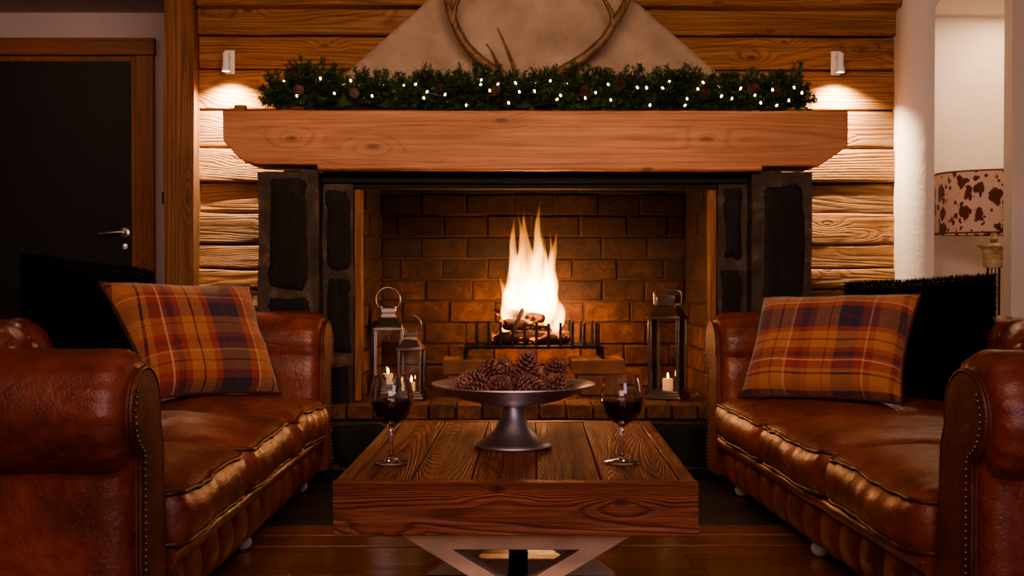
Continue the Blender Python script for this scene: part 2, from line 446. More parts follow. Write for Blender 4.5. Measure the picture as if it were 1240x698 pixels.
# ceiling and room shell
b = MB(); b.box(-3.3, 3.0, -1.6, 6.5, 2.25, 2.33)
structure(b.build('ceiling', M['ceil'], smooth=0), 'low pale plaster ceiling over the whole room', 'ceiling')
b = MB(); b.box(-3.4, -3.3, -1.6, 6.5, -.02, 2.25)
structure(b.build('wall_left', M['mauve'], smooth=0), 'pale plaster wall on the left side of the room', 'wall')
b = MB(); b.box(3.0, 3.1, -1.6, 5.4, -.02, 2.25)
structure(b.build('wall_right', M['plaster'], smooth=0), 'pale plaster wall on the right side of the room', 'wall')
b = MB(); b.box(-3.4, 3.1, -1.7, -1.6, -.02, 2.25)
structure(b.build('wall_front', M['plaster'], smooth=0), 'pale plaster wall behind the sofas', 'wall')
b = MB(); b.box(-3.3, -1.40, 6.4, 6.5, 0, 2.25)
structure(b.build('wall_back', M['mauve'], smooth=0), 'mauve plaster wall around the dark door', 'wall')
b = MB(); b.box(-1.44, -1.40, 5.6, 6.4, 0, 2.25)
structure(b.build('wall_passage', M['mauve'], smooth=0), 'short plaster return wall behind the timber post', 'wall')

# plank wall (rough horizontal boards, each with a wavy sawn edge)
b = MB(); r = random.Random(11)
zs = [.0, .17, .33, .50, .61, .70, .795, .815 + .075, 1.0, 1.148, 1.286, 1.446, 1.622, 1.81, 1.965, 2.105, 2.25]
for i in range(len(zs) - 1):
    z0, z1 = zs[i], zs[i + 1]
    if .30 < z1 and z0 < 1.3: spans = [(-1.42, -1.0), (1.30, 1.84)]
    elif z1 > 1.3: spans = [(-1.42, 1.84)]
    else: spans = [(-1.42, -1.0), (1.30, 1.84)]
    for (xa, xb) in spans:
        n = 110 if xb - xa > 1 else 26
        yo = YW + r.uniform(-.018, .008); sd = r.uniform(0, 50)
        rough = .011 if z0 < 1.2 else .004
        def F(u, v, xa=xa, xb=xb, z0=z0, z1=z1, yo=yo, sd=sd, rough=rough):
            x = xa + (xb - xa) * u
            e = rough * N((x * 3, sd, 0)); e2 = rough * N((x * 3, sd + 9, 0))
            za, zb = z0 + .004 + e, z1 - .003 + e2
            dz = zb - za
            k = [(za, .035), (za, .007), (za + .002, .003), (za + .006, .0005), (za + .012, 0), (za + dz * .22, 0), (za + dz * .4, 0), (za + dz * .6, 0), (za + dz * .78, 0), (zb - .012, 0), (zb - .006, .0005), (zb - .002, .003), (zb, .007), (zb, .035)][round(v * 13)]
            return Vector((x, yo + k[1] + .5 * rough * N((x * 2.5, sd, k[0] * 14)) + .25 * rough * N((x * 9, sd, k[0] * 40)), k[0]))
        b.grid(F, n, 14)
        ob = len(b.v)
b.box(-1.42, -1.0, YW + .036, YW + .09, 0, 1.3, 1); b.box(1.30, 1.84, YW + .036, YW + .09, 0, 1.3, 1); b.box(-1.42, 1.84, YW + .036, YW + .09, 1.3, 2.25, 1)
structure(b.build('wall_fireplace', [M['clad'], M['black']], smooth=50, weld=False, recalc=False), 'wall of rough horizontal reclaimed timber boards behind the mantel', 'wall')

# ceiling beam above cladding, left post
b = MB(); b.box(-1.38, 1.83, 5.45, 5.55, 2.083, 2.248)
structure(b.build('trim_2', M['clad'], smooth=30, bevel=.008), 'rough timber beam along the top of the plank wall', 'beam')
b = MB()
def F(u, v):
    a = u * 4; k = int(a) % 4; f = a - int(a)
    cs = [(-1.522, 5.44), (-1.388, 5.44), (-1.388, 5.60), (-1.522, 5.60)]
    p, q = cs[k], cs[(k + 1) % 4]
    x, yy = p[0] + (q[0] - p[0]) * f, p[1] + (q[1] - p[1]) * f
    z = v * 2.246 + .008
    d = .006 * N((x * 6, yy * 6, z * 2.2), 1, 3)
    return Vector((x + d, yy + .6 * d, z))
b.grid(F, 32, 40, closed_u=True)
structure(b.build('trim_3', M['post'], smooth=50), 'rough sawn upright timber post between dark door and fireplace wall', 'post')

# plaster pier with rounded nose, and the wall with the lamp alcove
prof = [(1.828, 5.64), (1.828, 5.52)]
for k in range(9):
    a = pi - k / 8 * pi / 2
    prof.append((1.828 + .11 + .11 * cos(a), 5.48 - .11 * sin(a)))
prof += [(1.95, 5.37), (1.95, 5.64)]
b = MB(); b.prism(prof, 0, 2.25, 'z')
structure(b.build('wall_pier', M['plaster'], smooth=40), 'rounded white plaster pier at the right end of the plank wall', 'wall')
b = MB()
# wall face with opening (x,z polygon ring), chamfered upper left corner
x0, x1 = 1.951, 2.30
b.prism([(x0, 2.06), (x0 + .045, 2.13), (x0 + .12, 2.2), (x1, 2.2), (x1, 2.25), (x0, 2.25)], 5.372, 5.46, 'y')
b.box(x1, 3.0, 5.372, 5.46, 0, 2.25)
b.box(x0, x1, 5.372, 5.46, 0, .58)
structure(b.build('wall_alcove', M['plaster'], smooth=0), 'white plaster wall with the opening of the lamp alcove', 'wall')
b = MB(); b.box(1.951, 3.0, 6.2, 6.3, .0, 2.25); b.box(1.90, 1.95, 5.65, 6.3, 0, 2.25); b.box(3.0, 3.05, 5.46, 6.3, 0, 2.25)
b.box(1.951, 3.0, 5.46, 6.2, 2.20, 2.25)
structure(b.build('wall_recess', M['plaster'], smooth=0, weld=False), 'inner white plaster walls of the lit alcove behind the lamp', 'wall')
b = MB(); b.box(1.951, 3.0, 5.46, 6.2, .50, .58)
structure(b.build('trim_4', M['frame'], smooth=0, bevel=.004), 'wooden ledge inside the alcove carrying the lamp', 'ledge')

# door
d = empty('door_1', (-2.29, 6.4, 0)); structure(d, 'nearly black door in a pine frame at the far left', 'door')
b = MB()
b.box(.357, .455, -.035, .0, 0, 2.02); b.box(-.455, -.372, -.035, .0, 0, 2.02)
b.box(-.372, .357, -.012, .0, 1.99, 2.02); b.box(.33, .357, -.018, 0, 0, 2.0)
b.build('door_frame', M['frame'], d, smooth=30, bevel=.004, weld=False)
b = MB(); b.box(-.47, .462, -.045, .0, 2.02, 2.11); b.build('frame_head', M['framex'], d, smooth=30, bevel=.004)
b = MB(); b.box(-.37, .328, -.010, -.001, .006, 1.988); b.build('door_leaf', M['door'], d, smooth=30, bevel=.002)
b = MB(); Rx = Matrix.Rotation(pi / 2, 4, 'X')
b.lathe([(0.0001, .0), (.026, .0), (.026, .008), (.012, .011), (.010, .05), (.0001, .052)], 20, 0, Matrix.Translation((.295, -.0101, 1.082)) @ Rx)
b.tube([(.295, -.055, 1.082), (.275, -.058, 1.082), (.18, -.056, 1.075), (.168, -.052, 1.074)], [.010, .009, .008, .008], 8)
tag(b.build('handle', M['chrome'], d, smooth=50), 'steel lever door handle')
b = MB(); b.lathe([(.0001, 0), (.016, 0), (.016, .006), (.0001, .007)], 16, 0, Matrix.Translation((.295, -.0101, 1.01)) @ Rx)
b.box(.292, .298, -.045, -.016, .99, 1.022)
b.build('key', M['chrome'], d, smooth=40)
b = MB(); b.box(-1.80, -1.768, 6.388, 6.3995, 1.235, 1.30); b.box(-1.79, -1.778, 6.382, 6.388, 1.25, 1.285)
tag(b.build('light_switch', M['black'], smooth=30, bevel=.002, weld=False), 'small dark light switch on the pale strip beside the door frame', 'switch')

# ------------------------------------------------------------------ fireplace
fp = empty('fireplace', (0, 0, 0)); tag(fp, 'stone fireplace with slate pillars and a sooty brick firebox', 'fireplace')
def slab_patch(b, cx, cz, hw, hh, yf, seed, th=.006):
    """irregular squarish slate face let into the mortar, slightly proud (front faces -y)"""
    n = 120; ring = []
    for k in range(n):
        a = 2 * pi * k / n
        c, s_ = cos(a), sin(a)
        e = .20
        x = hw * (abs(c) ** e) * (1 if c > 0 else -1); z = hh * (abs(s_) ** e) * (1 if s_ > 0 else -1)
        j = .016 * N((x * 16, z * 16, seed)) + .009 * N((x * 60, z * 60, seed))
        j2 = .020 * N((x * 12, z * 12, seed + 5)) + .009 * N((x * 55, z * 55, seed + 8))
        ring.append((cx + x + j * (1.0 if abs(c) > .3 else .4), cz + z + j2))
    vs = []; fs = []
    for (ins, yy) in ((0.0, yf + .006), (.003, yf - th * .6), (.010, yf - th), (.03, yf - th - .001)):
        kx, kz = 1 - ins / hw, 1 - ins / hh
        for (x, z) in ring:
            vs.append((cx + (x - cx) * kx, yy + .003 * N((x * 20, z * 20, seed)), cz + (z - cz) * kz))
    for q in range(3):
        for k in range(n):
            fs.append((q * n + k, q * n + (k + 1) % n, (q + 1) * n + (k + 1) % n, (q + 1) * n + k))
    fs.append(tuple(3 * n + k for k in range(n)))
    b.add(vs, fs, 1)
def rough_box(b, x0, x1, y0, y1, z0, z1, seed, amp=.006, nz=36):
    def F(u, v):
        a = u * 4; k = int(a) % 4; f = a - int(a)
        cs = [(x0, y0), (x1, y0), (x1, y1), (x0, y1)]
        p, q = cs[k], cs[(k + 1) % 4]
        x, yy = p[0] + (q[0] - p[0]) * f, p[1] + (q[1] - p[1]) * f
        z = z0 + v * (z1 - z0)
        d = amp * N((x * 9, yy * 9, z * 7), 1, seed)
        return Vector((x + d, yy + .7 * d, z))
    b.grid(F, 40, nz, 0, closed_u=True)
    b.add([(x0, y0, z1), (x1, y0, z1), (x1, y1, z1), (x0, y1, z1)], [(0, 1, 2, 3)])
def pillar(name, x0, x1, y0, y1, stones, seed):
    b = MB(); rough_box(b, x0, x1, y0, y1, .012, 1.305, seed)
    for i, (za, zb, fx0, fx1) in enumerate(stones):
        w = x1 - x0
        slab_patch(b, x0 + w * (fx0 + fx1) / 2, (za + zb) / 2, w * (fx1 - fx0) / 2, (zb - za) / 2, y0, seed + i * 3)
    return b.build(name, [M['mortar'], M['slate']], fp, smooth=35, weld=False, recalc=False)
pillar('pillar', -1.043, -.782, 5.16, 5.57, [(.80, 1.275, .18, .82), (.42, .765, .15, .86), (.05, .38, .12, .88)], 1)
pillar('pillar', 1.085, 1.345, 5.16, 5.57, [(.68, 1.25, .2, .86), (.30, .63, .13, .88), (.05, .26, .12, .86)], 4)
pillar('inner_jamb', -.778, -.645, 5.24, 5.60, [(.88, 1.23, .12, .93), (.52, .845, .16, .92), (.05, .47, .14, .9)], 8)
pillar('inner_jamb', .955, 1.082, 5.24, 5.60, [(.93, 1.24, .2, .82), (.45, .88, .12, .8), (.05, .40, .14, .84)], 12)
for (xa, xb) in ((-.643, -.612), (.925, .953)):
    b = MB(); b.box(xa, xb, 5.27, 5.36, .305, 1.24)
    tag(b.build('wooden_strip', M['post'], fp, smooth=30, bevel=.004), 'brown wooden upright strip')
b = MB(); b.box(-.778, 1.082, 5.22, 5.62, 1.262, 1.302); b.box(-.778, 1.082, 5.25, 5.36, 1.240, 1.260)
tag(b.build('lintel', M['soot'], fp, smooth=30, bevel=.006, weld=False), 'sooty dark lintel under the mantel')
# raised hearth
b = MB(); b.box(-.778, 1.082, 5.20, 5.60, .012, .232)
for (cx, cz, hw, hh) in ((-.60, .12, .13, .09), (-.28, .11, .15, .085), (.05, .12, .14, .09), (.40, .115, .17, .085), (.80, .12, .17, .09)):
    slab_patch(b, cx, cz, hw, hh, 5.20, cx * 9, .010)
b.build('hearth_base', [M['mortar'], M['slate']], fp, smooth=35, weld=False, recalc=False)
b = MB(); r = random.Random(21); x = -.775
b.box(-.77, 1.07, 5.20, 6.08, .234, .262, 1)
while x < 1.06:
    w = .118 + r.uniform(-.008, .008)
    Mx = Matrix.Translation((0, r.uniform(-.006, .004), r.uniform(-.003, .003)))
    b.box(x, min(x + w - .008, 1.078), 5.172, 5.36, .236, .298, 0, Mx); x += w
yy = 5.366
while yy < 6.02:
    x = -.775 - r.uniform(0, .2)
    while x < 1.0:
        xa, xb = max(x, -.775), min(x + .215, 1.075)
        if xb > xa + .01: b.box(xa, xb, yy, yy + .104, .25, .296 + r.uniform(-.004, .002), 0)
        x += .222
    yy += .111
b.build('brick_ledge', [M['brick'], M['brickmortar']], fp, smooth=30, bevel=.006, weld=False)
# brick firebox walls
def brick_wall(P, length, z0, z1, seed):
    """P(s, d, z) maps along-wall s, depth-out d and height z"""
    b = MB(); r = random.Random(seed); z = z0; row = 0; H = .108; L = .222
    while z < z1:
        s = -(row % 2) * L / 2 - r.uniform(0, .02)
        while s < length:
            w = L + r.uniform(-.02, .02)
            a, c = max(s, 0) + .004, min(s + w, length) - .004
            if c - a > .015:
                d = r.uniform(0, .010); zz1 = min(z + H - .009, z1)
                j = lambda: r.uniform(-.0025, .0025)
                vs = [P(q[0] + j(), q[1], q[2] + j()) for q in ((a, -.03, z), (c, -.03, z), (c, -.03, zz1), (a, -.03, zz1), (a, d, z), (c, d, z), (c, d, zz1), (a, d, zz1))]
                b.add(vs, [(0, 1, 2, 3), (4, 7, 6, 5), (0, 4, 5, 1), (1, 5, 6, 2), (2, 6, 7, 3), (3, 7, 4, 0)], 0)
            s += w
        z += H; row += 1
    b.add([P(0, -.004, z0 - .02), P(length, -.004, z0 - .02), P(length, -.004, z1), P(0, -.004, z1)], [(0, 1, 2, 3)], 1)
    return b
def PB(s, d, z): return (-.60 + s, 6.03 - d, z)
brick_wall(PB, 1.53, .298, 1.55, 2).build('back_brickwork', [M['brick'], M['brickmortar']], fp, smooth=30, bevel=.005, weld=False)
def PL(s, d, z): return (-.65 + .05 * s / .66 + d, 5.37 + s, z)
brick_wall(PL, .66, .298, 1.55, 3).build('side_brickwork', [M['brick'], M['brickmortar']], fp, smooth=30, bevel=.005, weld=False)
def PR(s, d, z): return (.965 - .035 * s / .66 - d, 5.37 + s, z)
brick_wall(PR, .66, .298, 1.55, 4).build('side_brickwork', [M['brick'], M['brickmortar']], fp, smooth=30, bevel=.005, weld=False)
b = MB(); b.box(-.78, 1.08, 5.61, 6.15, 1.56, 1.60, 0); b.box(-.78, 1.08, 6.10, 6.15, .23, 1.56); b.box(-.78, -.70, 5.61, 6.10, .23, 1.56); b.box(1.0, 1.08, 5.61, 6.10, .23, 1.56)
b.build('chimney_shell', M['soot'], fp, smooth=0, weld=False)

# mantel beam (shouldered ends, notch over the pillars)
b = MB()
pts = [(-1.178, 1.562), (-1.178, 1.434), (-1.12, 1.37), (-1.085, 1.343), (-1.03, 1.332), (-.779, 1.330), (-.779, 1.310), (1.118, 1.308), (1.118, 1.326), (1.30, 1.326), (1.352, 1.322), (1.484, 1.412), (1.484, 1.562)]
# densify for a hewn surface
def dens(pts, step=.06):
    out = []
    for i, p in enumerate(pts):
        q = pts[(i + 1) % len(pts)]; L = sqrt((q[0] - p[0]) ** 2 + (q[1] - p[1]) ** 2); n = max(1, int(L / step))
        for k in range(n): out.append((p[0] + (q[0] - p[0]) * k / n, p[1] + (q[1] - p[1]) * k / n))
    return out
dp = [(x + .004 * N((x * 7, z * 5, 1)), z + .003 * N((x * 5, z * 5, 7))) for x, z in dens(pts)]
b.prism(dp, 5.10, 5.40, 'y')
tag(b.build('mantel_beam', M['beam'], smooth=30, bevel=.006), 'massive honey-brown timber mantel beam with angled ends over the fireplace', 'mantel')

# rendered chimney hood with sloping sides
b = MB()
def F(u, v):
    z = 1.564 + v * (2.248 - 1.564)
    k = (z - 1.564) / .56
    xl, xr = -.93 + k * .62, 1.235 - k * .648
    x = xl + (xr - xl) * u
    e = .010 * N((x * 4, z * 4, 0)) + .004 * N((x * 17, z * 17, 3))
    edge = min(u, 1 - u)
    return Vector((x + (.008 * N((z * 9, u * 3, 5)) if edge < .02 else 0), 5.432 + e + (.016 if edge < .01 else 0), z))
b.grid(F, 70, 34)
b.prism([(-.925, 1.566), (1.23, 1.566), (.45, 2.245), (-.17, 2.245)], 5.45, 5.525, 'y')
tag(b.build('chimney_hood', M['hood'], smooth=60, weld=False), 'rough grey rendered chimney hood with sloping sides above the mantel', 'chimney')

# small block at the mantel's left end
b = MB(); b.box(-1.137, -1.088, 5.13, 5.17, 1.5635, 1.588)
tag(b.build('wooden_block', M['block'], smooth=30, bevel=.002), 'small pale block on the left end of the mantel beam', 'block')

# ------------------------------------------------------------------ sconces
def sconce(x, label):
    t = empty('wall_sconce', (x, 5.523, 1.838)); tag(t, label, 'wall light', 'spot sconces beside the mantel')
    b = MB(); b.box(-.023, .023, 0, .010, -.055, .055); b.build('back_plate', M['white'], t, smooth=30, bevel=.003)
    b = MB(); b.tube([(0, 0, .02), (0, -.04, .02), (0, -.07, .015)], .008, 8); b.build('arm', M['chrome'], t)
    b = MB(); b.lathe([(.0001, .035), (.013, .034), (.015, .03), (.016, -.03), (.021, -.042), (.021, -.054), (.017, -.054), (.016, -.046)], 20, 0, Matrix.Translation((0, -.07, 0)))
    b.build('spot_head', M['white'], t, smooth=45)
    b = MB(); b.lathe([(.0001, -.047), (.0155, -.047)], 20, 0, Matrix.Translation((0, -.07, 0))); b.build('lens', M['lens'], t)
    L = bpy.data.lights.new('sconce_spot', 'SPOT'); L.energy = 130; L.color = (1, .74, .46); L.spot_size = radians(130); L.spot_blend = 1.0; L.shadow_soft_size = .012
    lo = bpy.data.objects.new('sconce_spot', L); COL.objects.link(lo); lo.parent = t; lo.location = (0, -.07, -.060)
    lo.rotation_euler = (radians(6), 0, 0)
    return t
sconce(-1.243, 'white wall spotlight shining down, left of the mantel by the timber post')
sconce(1.548, 'white wall spotlight shining down, right of the mantel by the plaster pier')

# ------------------------------------------------------------------ antlers
an = empty('antlers', (.115, 5.36, 1.64)); tag(an, 'pair of branching stag antlers mounted on the chimney hood', 'antlers')
def spline(pts, n=12):
    P = [Vector(p) for p in pts]; out = []
    for i in range(len(P) - 1):
        p0, p1, p2, p3 = P[max(i - 1, 0)], P[i], P[i + 1], P[min(i + 2, len(P) - 1)]
        for k in range(n):
            t = k / n
            out.append(.5 * ((2 * p1) + (-p0 + p2) * t + (2 * p0 - 5 * p1 + 4 * p2 - p3) * t * t + (-p0 + 3 * p1 - 3 * p2 + p3) * t ** 3))
    out.append(P[-1]); return out
def branch(b, pts, r0, r1, n=10):
    s = spline(pts, n); m = len(s)
    rr = [r0 + (r1 - r0) * (i / (m - 1)) ** .9 for i in range(m)]
    rr = [q * (1 + .12 * N((i * .5, q * 50, 2))) for i, q in enumerate(rr)]
    b.tube(s, rr, 12)
def antler(main, tines):
    b = MB(); branch(b, main, .023, .016)
    for pts, r0 in tines: branch(b, pts, r0, .0035)
    b.build('antler', M['antler'], an, smooth=60)
# each beam leaves the skull low, sweeps outward and then climbs; brow tines rise near the left base
antler([(-.03, .02, .05), (-.11, -.02, .115), (-.20, -.05, .170), (-.275, -.075, .245), (-.322, -.08, .34), (-.346, -.07, .43), (-.35, -.05, .53), (-.33, -.03, .62)],
       [([(-.320, -.08, .33), (-.318, -.09, .38), (-.295, -.105, .43), (-.25, -.10, .475), (-.20, -.09, .52)], .016),
        ([(-.045, -.02, .06), (-.055, -.06, .13), (-.075, -.09, .185), (-.105, -.11, .25), (-.128, -.115, .30)], .013),
        ([(-.10, -.02, .10), (-.13, -.06, .155), (-.152, -.09, .20), (-.178, -.10, .235)], .011)])
antler([(.08, .02, .06), (.15, -.02, .125), (.255, -.05, .185), (.34, -.07, .26), (.388, -.08, .335), (.428, -.07, .40), (.45, -.05, .47), (.44, -.03, .60)],
       [([(.380, -.08, .325), (.372, -.095, .37), (.342, -.11, .42), (.315, -.10, .47), (.30, -.09, .56)], .015)])
b = MB(); b.lathe([(.0001, .0), (.09, 0), (.085, .02), (.06, .035), (.0001, .04)], 24, 0, Matrix.Translation((.03, .065, .03)) @ Matrix.Rotation(pi / 2, 4, 'X'))
b.build('skull_plate', M['antler'], an)

# ------------------------------------------------------------------ pine cone
def cone_mesh(R=.028, H=.07, n=84):
    b = MB()
    b.lathe([(.0001, -H * .45), (R * .4, -H * .4), (R * .55, -H * .1), (R * .4, H * .25), (.001, H * .48)], 10)
    ga = 2.39996
    for i in range(n):
        f = i / (n - 1); a = i * ga
        z = -H * .46 + H * .95 * f
        rr = R * (sin(pi * (.18 + .80 * f)) ** .8) * 1.0
        out = Vector((cos(a), sin(a), 0)); side = Vector((-sin(a), cos(a), 0)); upv = Vector((0, 0, 1))
        tilt = -.25 + 1.1 * f
        dr = (out * cos(tilt) + upv * sin(tilt)); nr = (upv * cos(tilt) - out * sin(tilt))
        L = .35 * R + rr * .75; w = .30 * R * (1.1 - .5 * f)
        o = Vector((0, 0, z)) + out * rr * .2
        th = .05 * R
        vs = [o - side * w * .35, o + side * w * .35, o + dr * L * .7 + side * w, o + dr * L + side * w * .45 + nr * .10 * R, o + dr * L - side * w * .45 + nr * .10 * R, o + dr * L * .7 - side * w]
        vs2 = [p + nr * th * (1 + 2.0 * (q > 1)) for q, p in enumerate(vs)]
        b.add(vs + vs2, [(0, 5, 4, 3, 2, 1), (6, 7, 8, 9, 10, 11)] + [(k, (k + 1) % 6, 6 + (k + 1) % 6, 6 + k) for k in range(6)])
    return b
cone0 = cone_mesh().build('pine_cone', M['cone'], smooth=25, weld=False)
cone_data = cone0.data.copy(); cone_data.materials[0] = M['cone2']

# ------------------------------------------------------------------ garland and lights
gl_ = empty('garland', (.155, 5.235, 1.563)); tag(gl_, 'long green fir garland lying along the top of the mantel beam', 'garland')
b = MB(); r = random.Random(31)
GX0, GX1 = -1.2, 1.2
core = [(x_ / 20 * (GX1 - .06), .0, .065 + .012 * sin(x_ * 1.3)) for x_ in range(-20, 21)]
b.tube(core, .042, 7, 0)
def sprig(base, dr, L, nn):
    dr = dr.normalized(); sd = dr.cross(Vector((.3, .2, 1))).normalized(); u = sd.cross(dr)
    bend = Vector((r.uniform(-.3, .3), r.uniform(-.3, .3), r.uniform(-.1, .35)))
    pts = [base + dr * (L * t) + bend * (L * .35 * t * t) for t in (0, .33, .66, 1)]
    b.tube(pts, [.0032, .0028, .0022, .001], 4, 1, caps=False)
    for k in range(nn):
        t = .12 + .88 * k / nn; p = base + dr * (L * t) + bend * (L * .35 * t * t)
        a = r.uniform(0, 2 * pi); nl = r.uniform(.022, .036) * (1.05 - .45 * t)
        d = (dr * r.uniform(.45, .8) + (sd * cos(a) + u * sin(a)) * .8).normalized()
        w = d.cross(Vector((r.random() - .5, r.random() - .5, r.random() - .5))).normalized() * .0021
        q = p + d * nl
        b.add([p - w, p + w, q + w * .5, q - w * .5], [(0, 1, 2, 3)], 0)
for i in range(760):
    x = r.uniform(GX0 + .05, GX1 - .05); a = r.uniform(-.35, pi + .35)
    # fan of directions around the front, top and back of the core
    if r.random() < .65: a = r.uniform(1.0, 3.9)
    o = Vector((x, -.02 * cos(a - pi / 2) * 0, .065))
    dr = Vector((r.uniform(-.75, .75), cos(a), sin(a) * .95 + .05))
    L = r.uniform(.075, .135) * (1.0 + .55 * N((x * 5.5, 2, 1)))
    if dr.z < 0: L *= .75
    sprig(o + Vector((0, cos(a) * .02, sin(a) * .02)), dr, L, 74)
for s_ in (-1, 1):
    for i in range(10):
        sprig(Vector((s_ * (GX1 - .09), 0, .055)), Vector((s_, r.uniform(-.7, .7), r.uniform(-.2, .8))), r.uniform(.08, .12), 66)
fo = b.build('foliage', [M['needle'], M['twig']], gl_, smooth=0, weld=False, recalc=False)
for v in fo.data.vertices:
    if v.co.z < .001: v.co.z = .001 + r.random() * .003
for (x, z, y_) in ((-1.02, .09, -.085), (-.42, .10, -.09), (-.18, .085, -.10), (-.15 + .36, .08, -.105), (.36, .12, -.08), (.72, .07, -.10), (1.03, .085, -.09), (-.78, .075, -.1), (.93, .10, -.09)):
    c = bpy.data.objects.new('pine_cone', cone_data); COL.objects.link(c); c.parent = gl_
    c.location = (x, y_, z); c.rotation_euler = (r.uniform(.9, 2.0), r.uniform(-.7, .7), r.uniform(0, 6)); c.scale = (.68,) * 3
    c['label'] = 'brown pine cone tucked in the greenery'
fl = empty('string_lights', (.155, 5.235, 1.563)); tag(fl, 'string of tiny warm fairy lights wound through the fir garland', 'fairy lights')
# bulb positions in metres along the mantel, from its middle, and above its top
bul = [(-1.085, .13), (-1.02, .06), (-.93, .145), (-.86, .07), (-.83, .12), (-.80, .135), (-.765, .115), (-.735, .115), (-.70, .06), (-.662, .12), (-.57, .118), (-.52, .12), (-.48, .05), (-.465, .075), (-.39, .065), (-.325, .115), (-.30, .02), (-.24, .118), (-.238, .14), (-.20, .08), (-.165, .12), (-.12, .03), (-.09, .125), (-.075, .075), (-.01, .08), (0.0, .125), (.06, .135), (.085, .045), (.10, .06), (.13, .12), (.205, .05), (.25, .075), (.31, .12), (.315, .045), (.43, .10), (.47, .10), (.48, .02), (.54, .10), (.575, .135), (.63, .02), (.64, .05), (.69, .095), (.72, .13), (.79, .115), (.785, .06), (.83, .05), (.87, .095), (.93, .065), (.95, .03), (1.0, .085), (1.02, .02), (1.07, .04), (1.10, .10), (1.13, .075)]
wp = []
for i, (x, z) in enumerate(bul):
    yy = -.125 + .03 * r.random() - .03 * (z < .09) + .045 * (z > .11)
    b = MB(); b.ball((0, 0, 0), .0042, 10, 0, 1.6)
    o = b.build('bulb', M['bulb'], fl); o.location = (x - .155 + .155, yy, z); o.rotation_euler = (r.uniform(-.8, .8), r.uniform(-.8, .8), 0)
    wp.append((x, yy + .012, z - .004))
b = MB(); b.tube(spline(wp, 4), .0013, 4); b.build('wire', M['wire'], fl)

# ------------------------------------------------------------------ firebox contents
FX, FY = .135, 5.68
gr = empty('fire_grate', (FX + .03, FY, .47)); tag(gr, 'black iron fire grate with upright prongs holding the burning logs', 'fire grate')
for yy in (-.13, -.045, .045, .13):
    b = MB(); b.tube(spline([(-.33, yy, -.0), (-.325, yy, .04), (-.30, yy, .055), (0, yy, .055), (.28, yy, .055), (.305, yy, .04), (.31, yy, 0)], 5), .008, 8)
    b.build('rail', M['iron'], gr)
for k in range(11):
    x = -.275 + k * .0555
    for yy in (-.13, .13):
        b = MB(); b.box(x - .0065, x + .0065, yy - .006, yy + .006, .048, .165 + .004 * ((k * 7) % 3))
        b.build('prong', M['iron'], gr, smooth=30, bevel=.002)
    b = MB(); b.box(x - .005, x + .005, -.13, .13, .044, .056); b.build('crossbar', M['iron'], gr, smooth=0)
def block(x, label):
    b = MB()
    def rb(x0, x1, y0, y1, z0, z1, t):
        vs = [(x0 + t, y0 + t, z0), (x1 - t, y0 + t, z0), (x1 - t, y1 - t, z0), (x0 + t, y1 - t, z0), (x0, y0, z1), (x1, y0, z1), (x1, y1, z1), (x0, y1, z1)]
        b.add(vs, [(0, 3, 2, 1), (4, 5, 6, 7), (0, 1, 5, 4), (1, 2, 6, 5), (2, 3, 7, 6), (3, 0, 4, 7)])
    rb(-.125, .125, -.14, .14, .10, .168, .006); rb(-.10, .10, -.12, .12, 0, .10, .02)
    o = b.build('grate_block', M['block'], smooth=30, bevel=.006, weld=False); o.location = (x, FY - .02, .2985)
    tag(o, label, 'stone block', 'stone blocks under the fire grate')
block(-.145, 'pale stone block carrying the left end of the fire grate')
block(.455, 'dark stone block carrying the right end of the fire grate')
# logs
def log(name_seed, p0, p1, r0, label):
    p0, p1 = Vector(p0), Vector(p1); L = (p1 - p0).length; b = MB()
    n = 14
    def F(u, v):
        a = 2 * pi * u
        k = 1 + .16 * N((cos(a) * 1.5, sin(a) * 1.5, v * 3), 1, name_seed) - .25 * max(0, abs(v - .5) - .46) * 12
        return Vector(((v - .5) * L, r0 * k * cos(a), r0 * k * sin(a)))
    b.grid(F, n, 16, closed_u=True)
    for e in (-.5, .5): b.add([Vector((e * L, r0 * .78 * cos(2 * pi * i / n), r0 * .78 * sin(2 * pi * i / n))) for i in range(n)], [tuple(range(n))])
    o = b.build('firewood_log', M['logm'], smooth=50)
    o.location = (p0 + p1) / 2; o.rotation_euler = (p1 - p0).to_track_quat('X', 'Z').to_euler()
    tag(o, label, 'log', 'logs burning on the grate')
def mat_log():
    t = NT('burning_log'); p = t.principled(Roughness=.85)
    a = t.noise(t.obj((2, 8, 8)), 3, 6, .65, .5)
    t.l(t.ramp(a, [(.3, srgb(14, 9, 8)[:3]), (.55, srgb(52, 28, 18)[:3]), (.75, srgb(110, 66, 42)[:3])]), p.inputs['Base Color'])
    e = t.noise(t.obj((3, 6, 6)), 4, 4, .6, .8)
    p.inputs['Emission Color'].default_value = (1, .18, .03, 1)
    t.l(t.ramp(e, [(.56, (0, 0, 0)), (.70, (3.0, 3.0, 3.0))]), p.inputs['Emission Strength'])
    t.l(t.bump(a, .8, .015), p.inputs['Normal']); return t.m
M['logm'] = mat_log()
log(1, (-.04, 5.63, .560), (.32, 5.66, .560), .034, 'charred log lying lowest across the front of the grate')
log(2, (-.03, 5.74, .560), (.33, 5.72, .562), .034, 'charred log lying lowest across the back of the grate')
log(3, (.02, 5.60, .628), (.26, 5.76, .626), .028, 'glowing log lying diagonally on the lower logs')
log(4, (.20, 5.60, .655), (-.02, 5.75, .688), .022, 'glowing log crossed over the diagonal log in the flames')
log(5, (.055, 5.555, .585), (.105, 5.60, .70), .011, 'thin pale stick standing upright at the front of the fire')
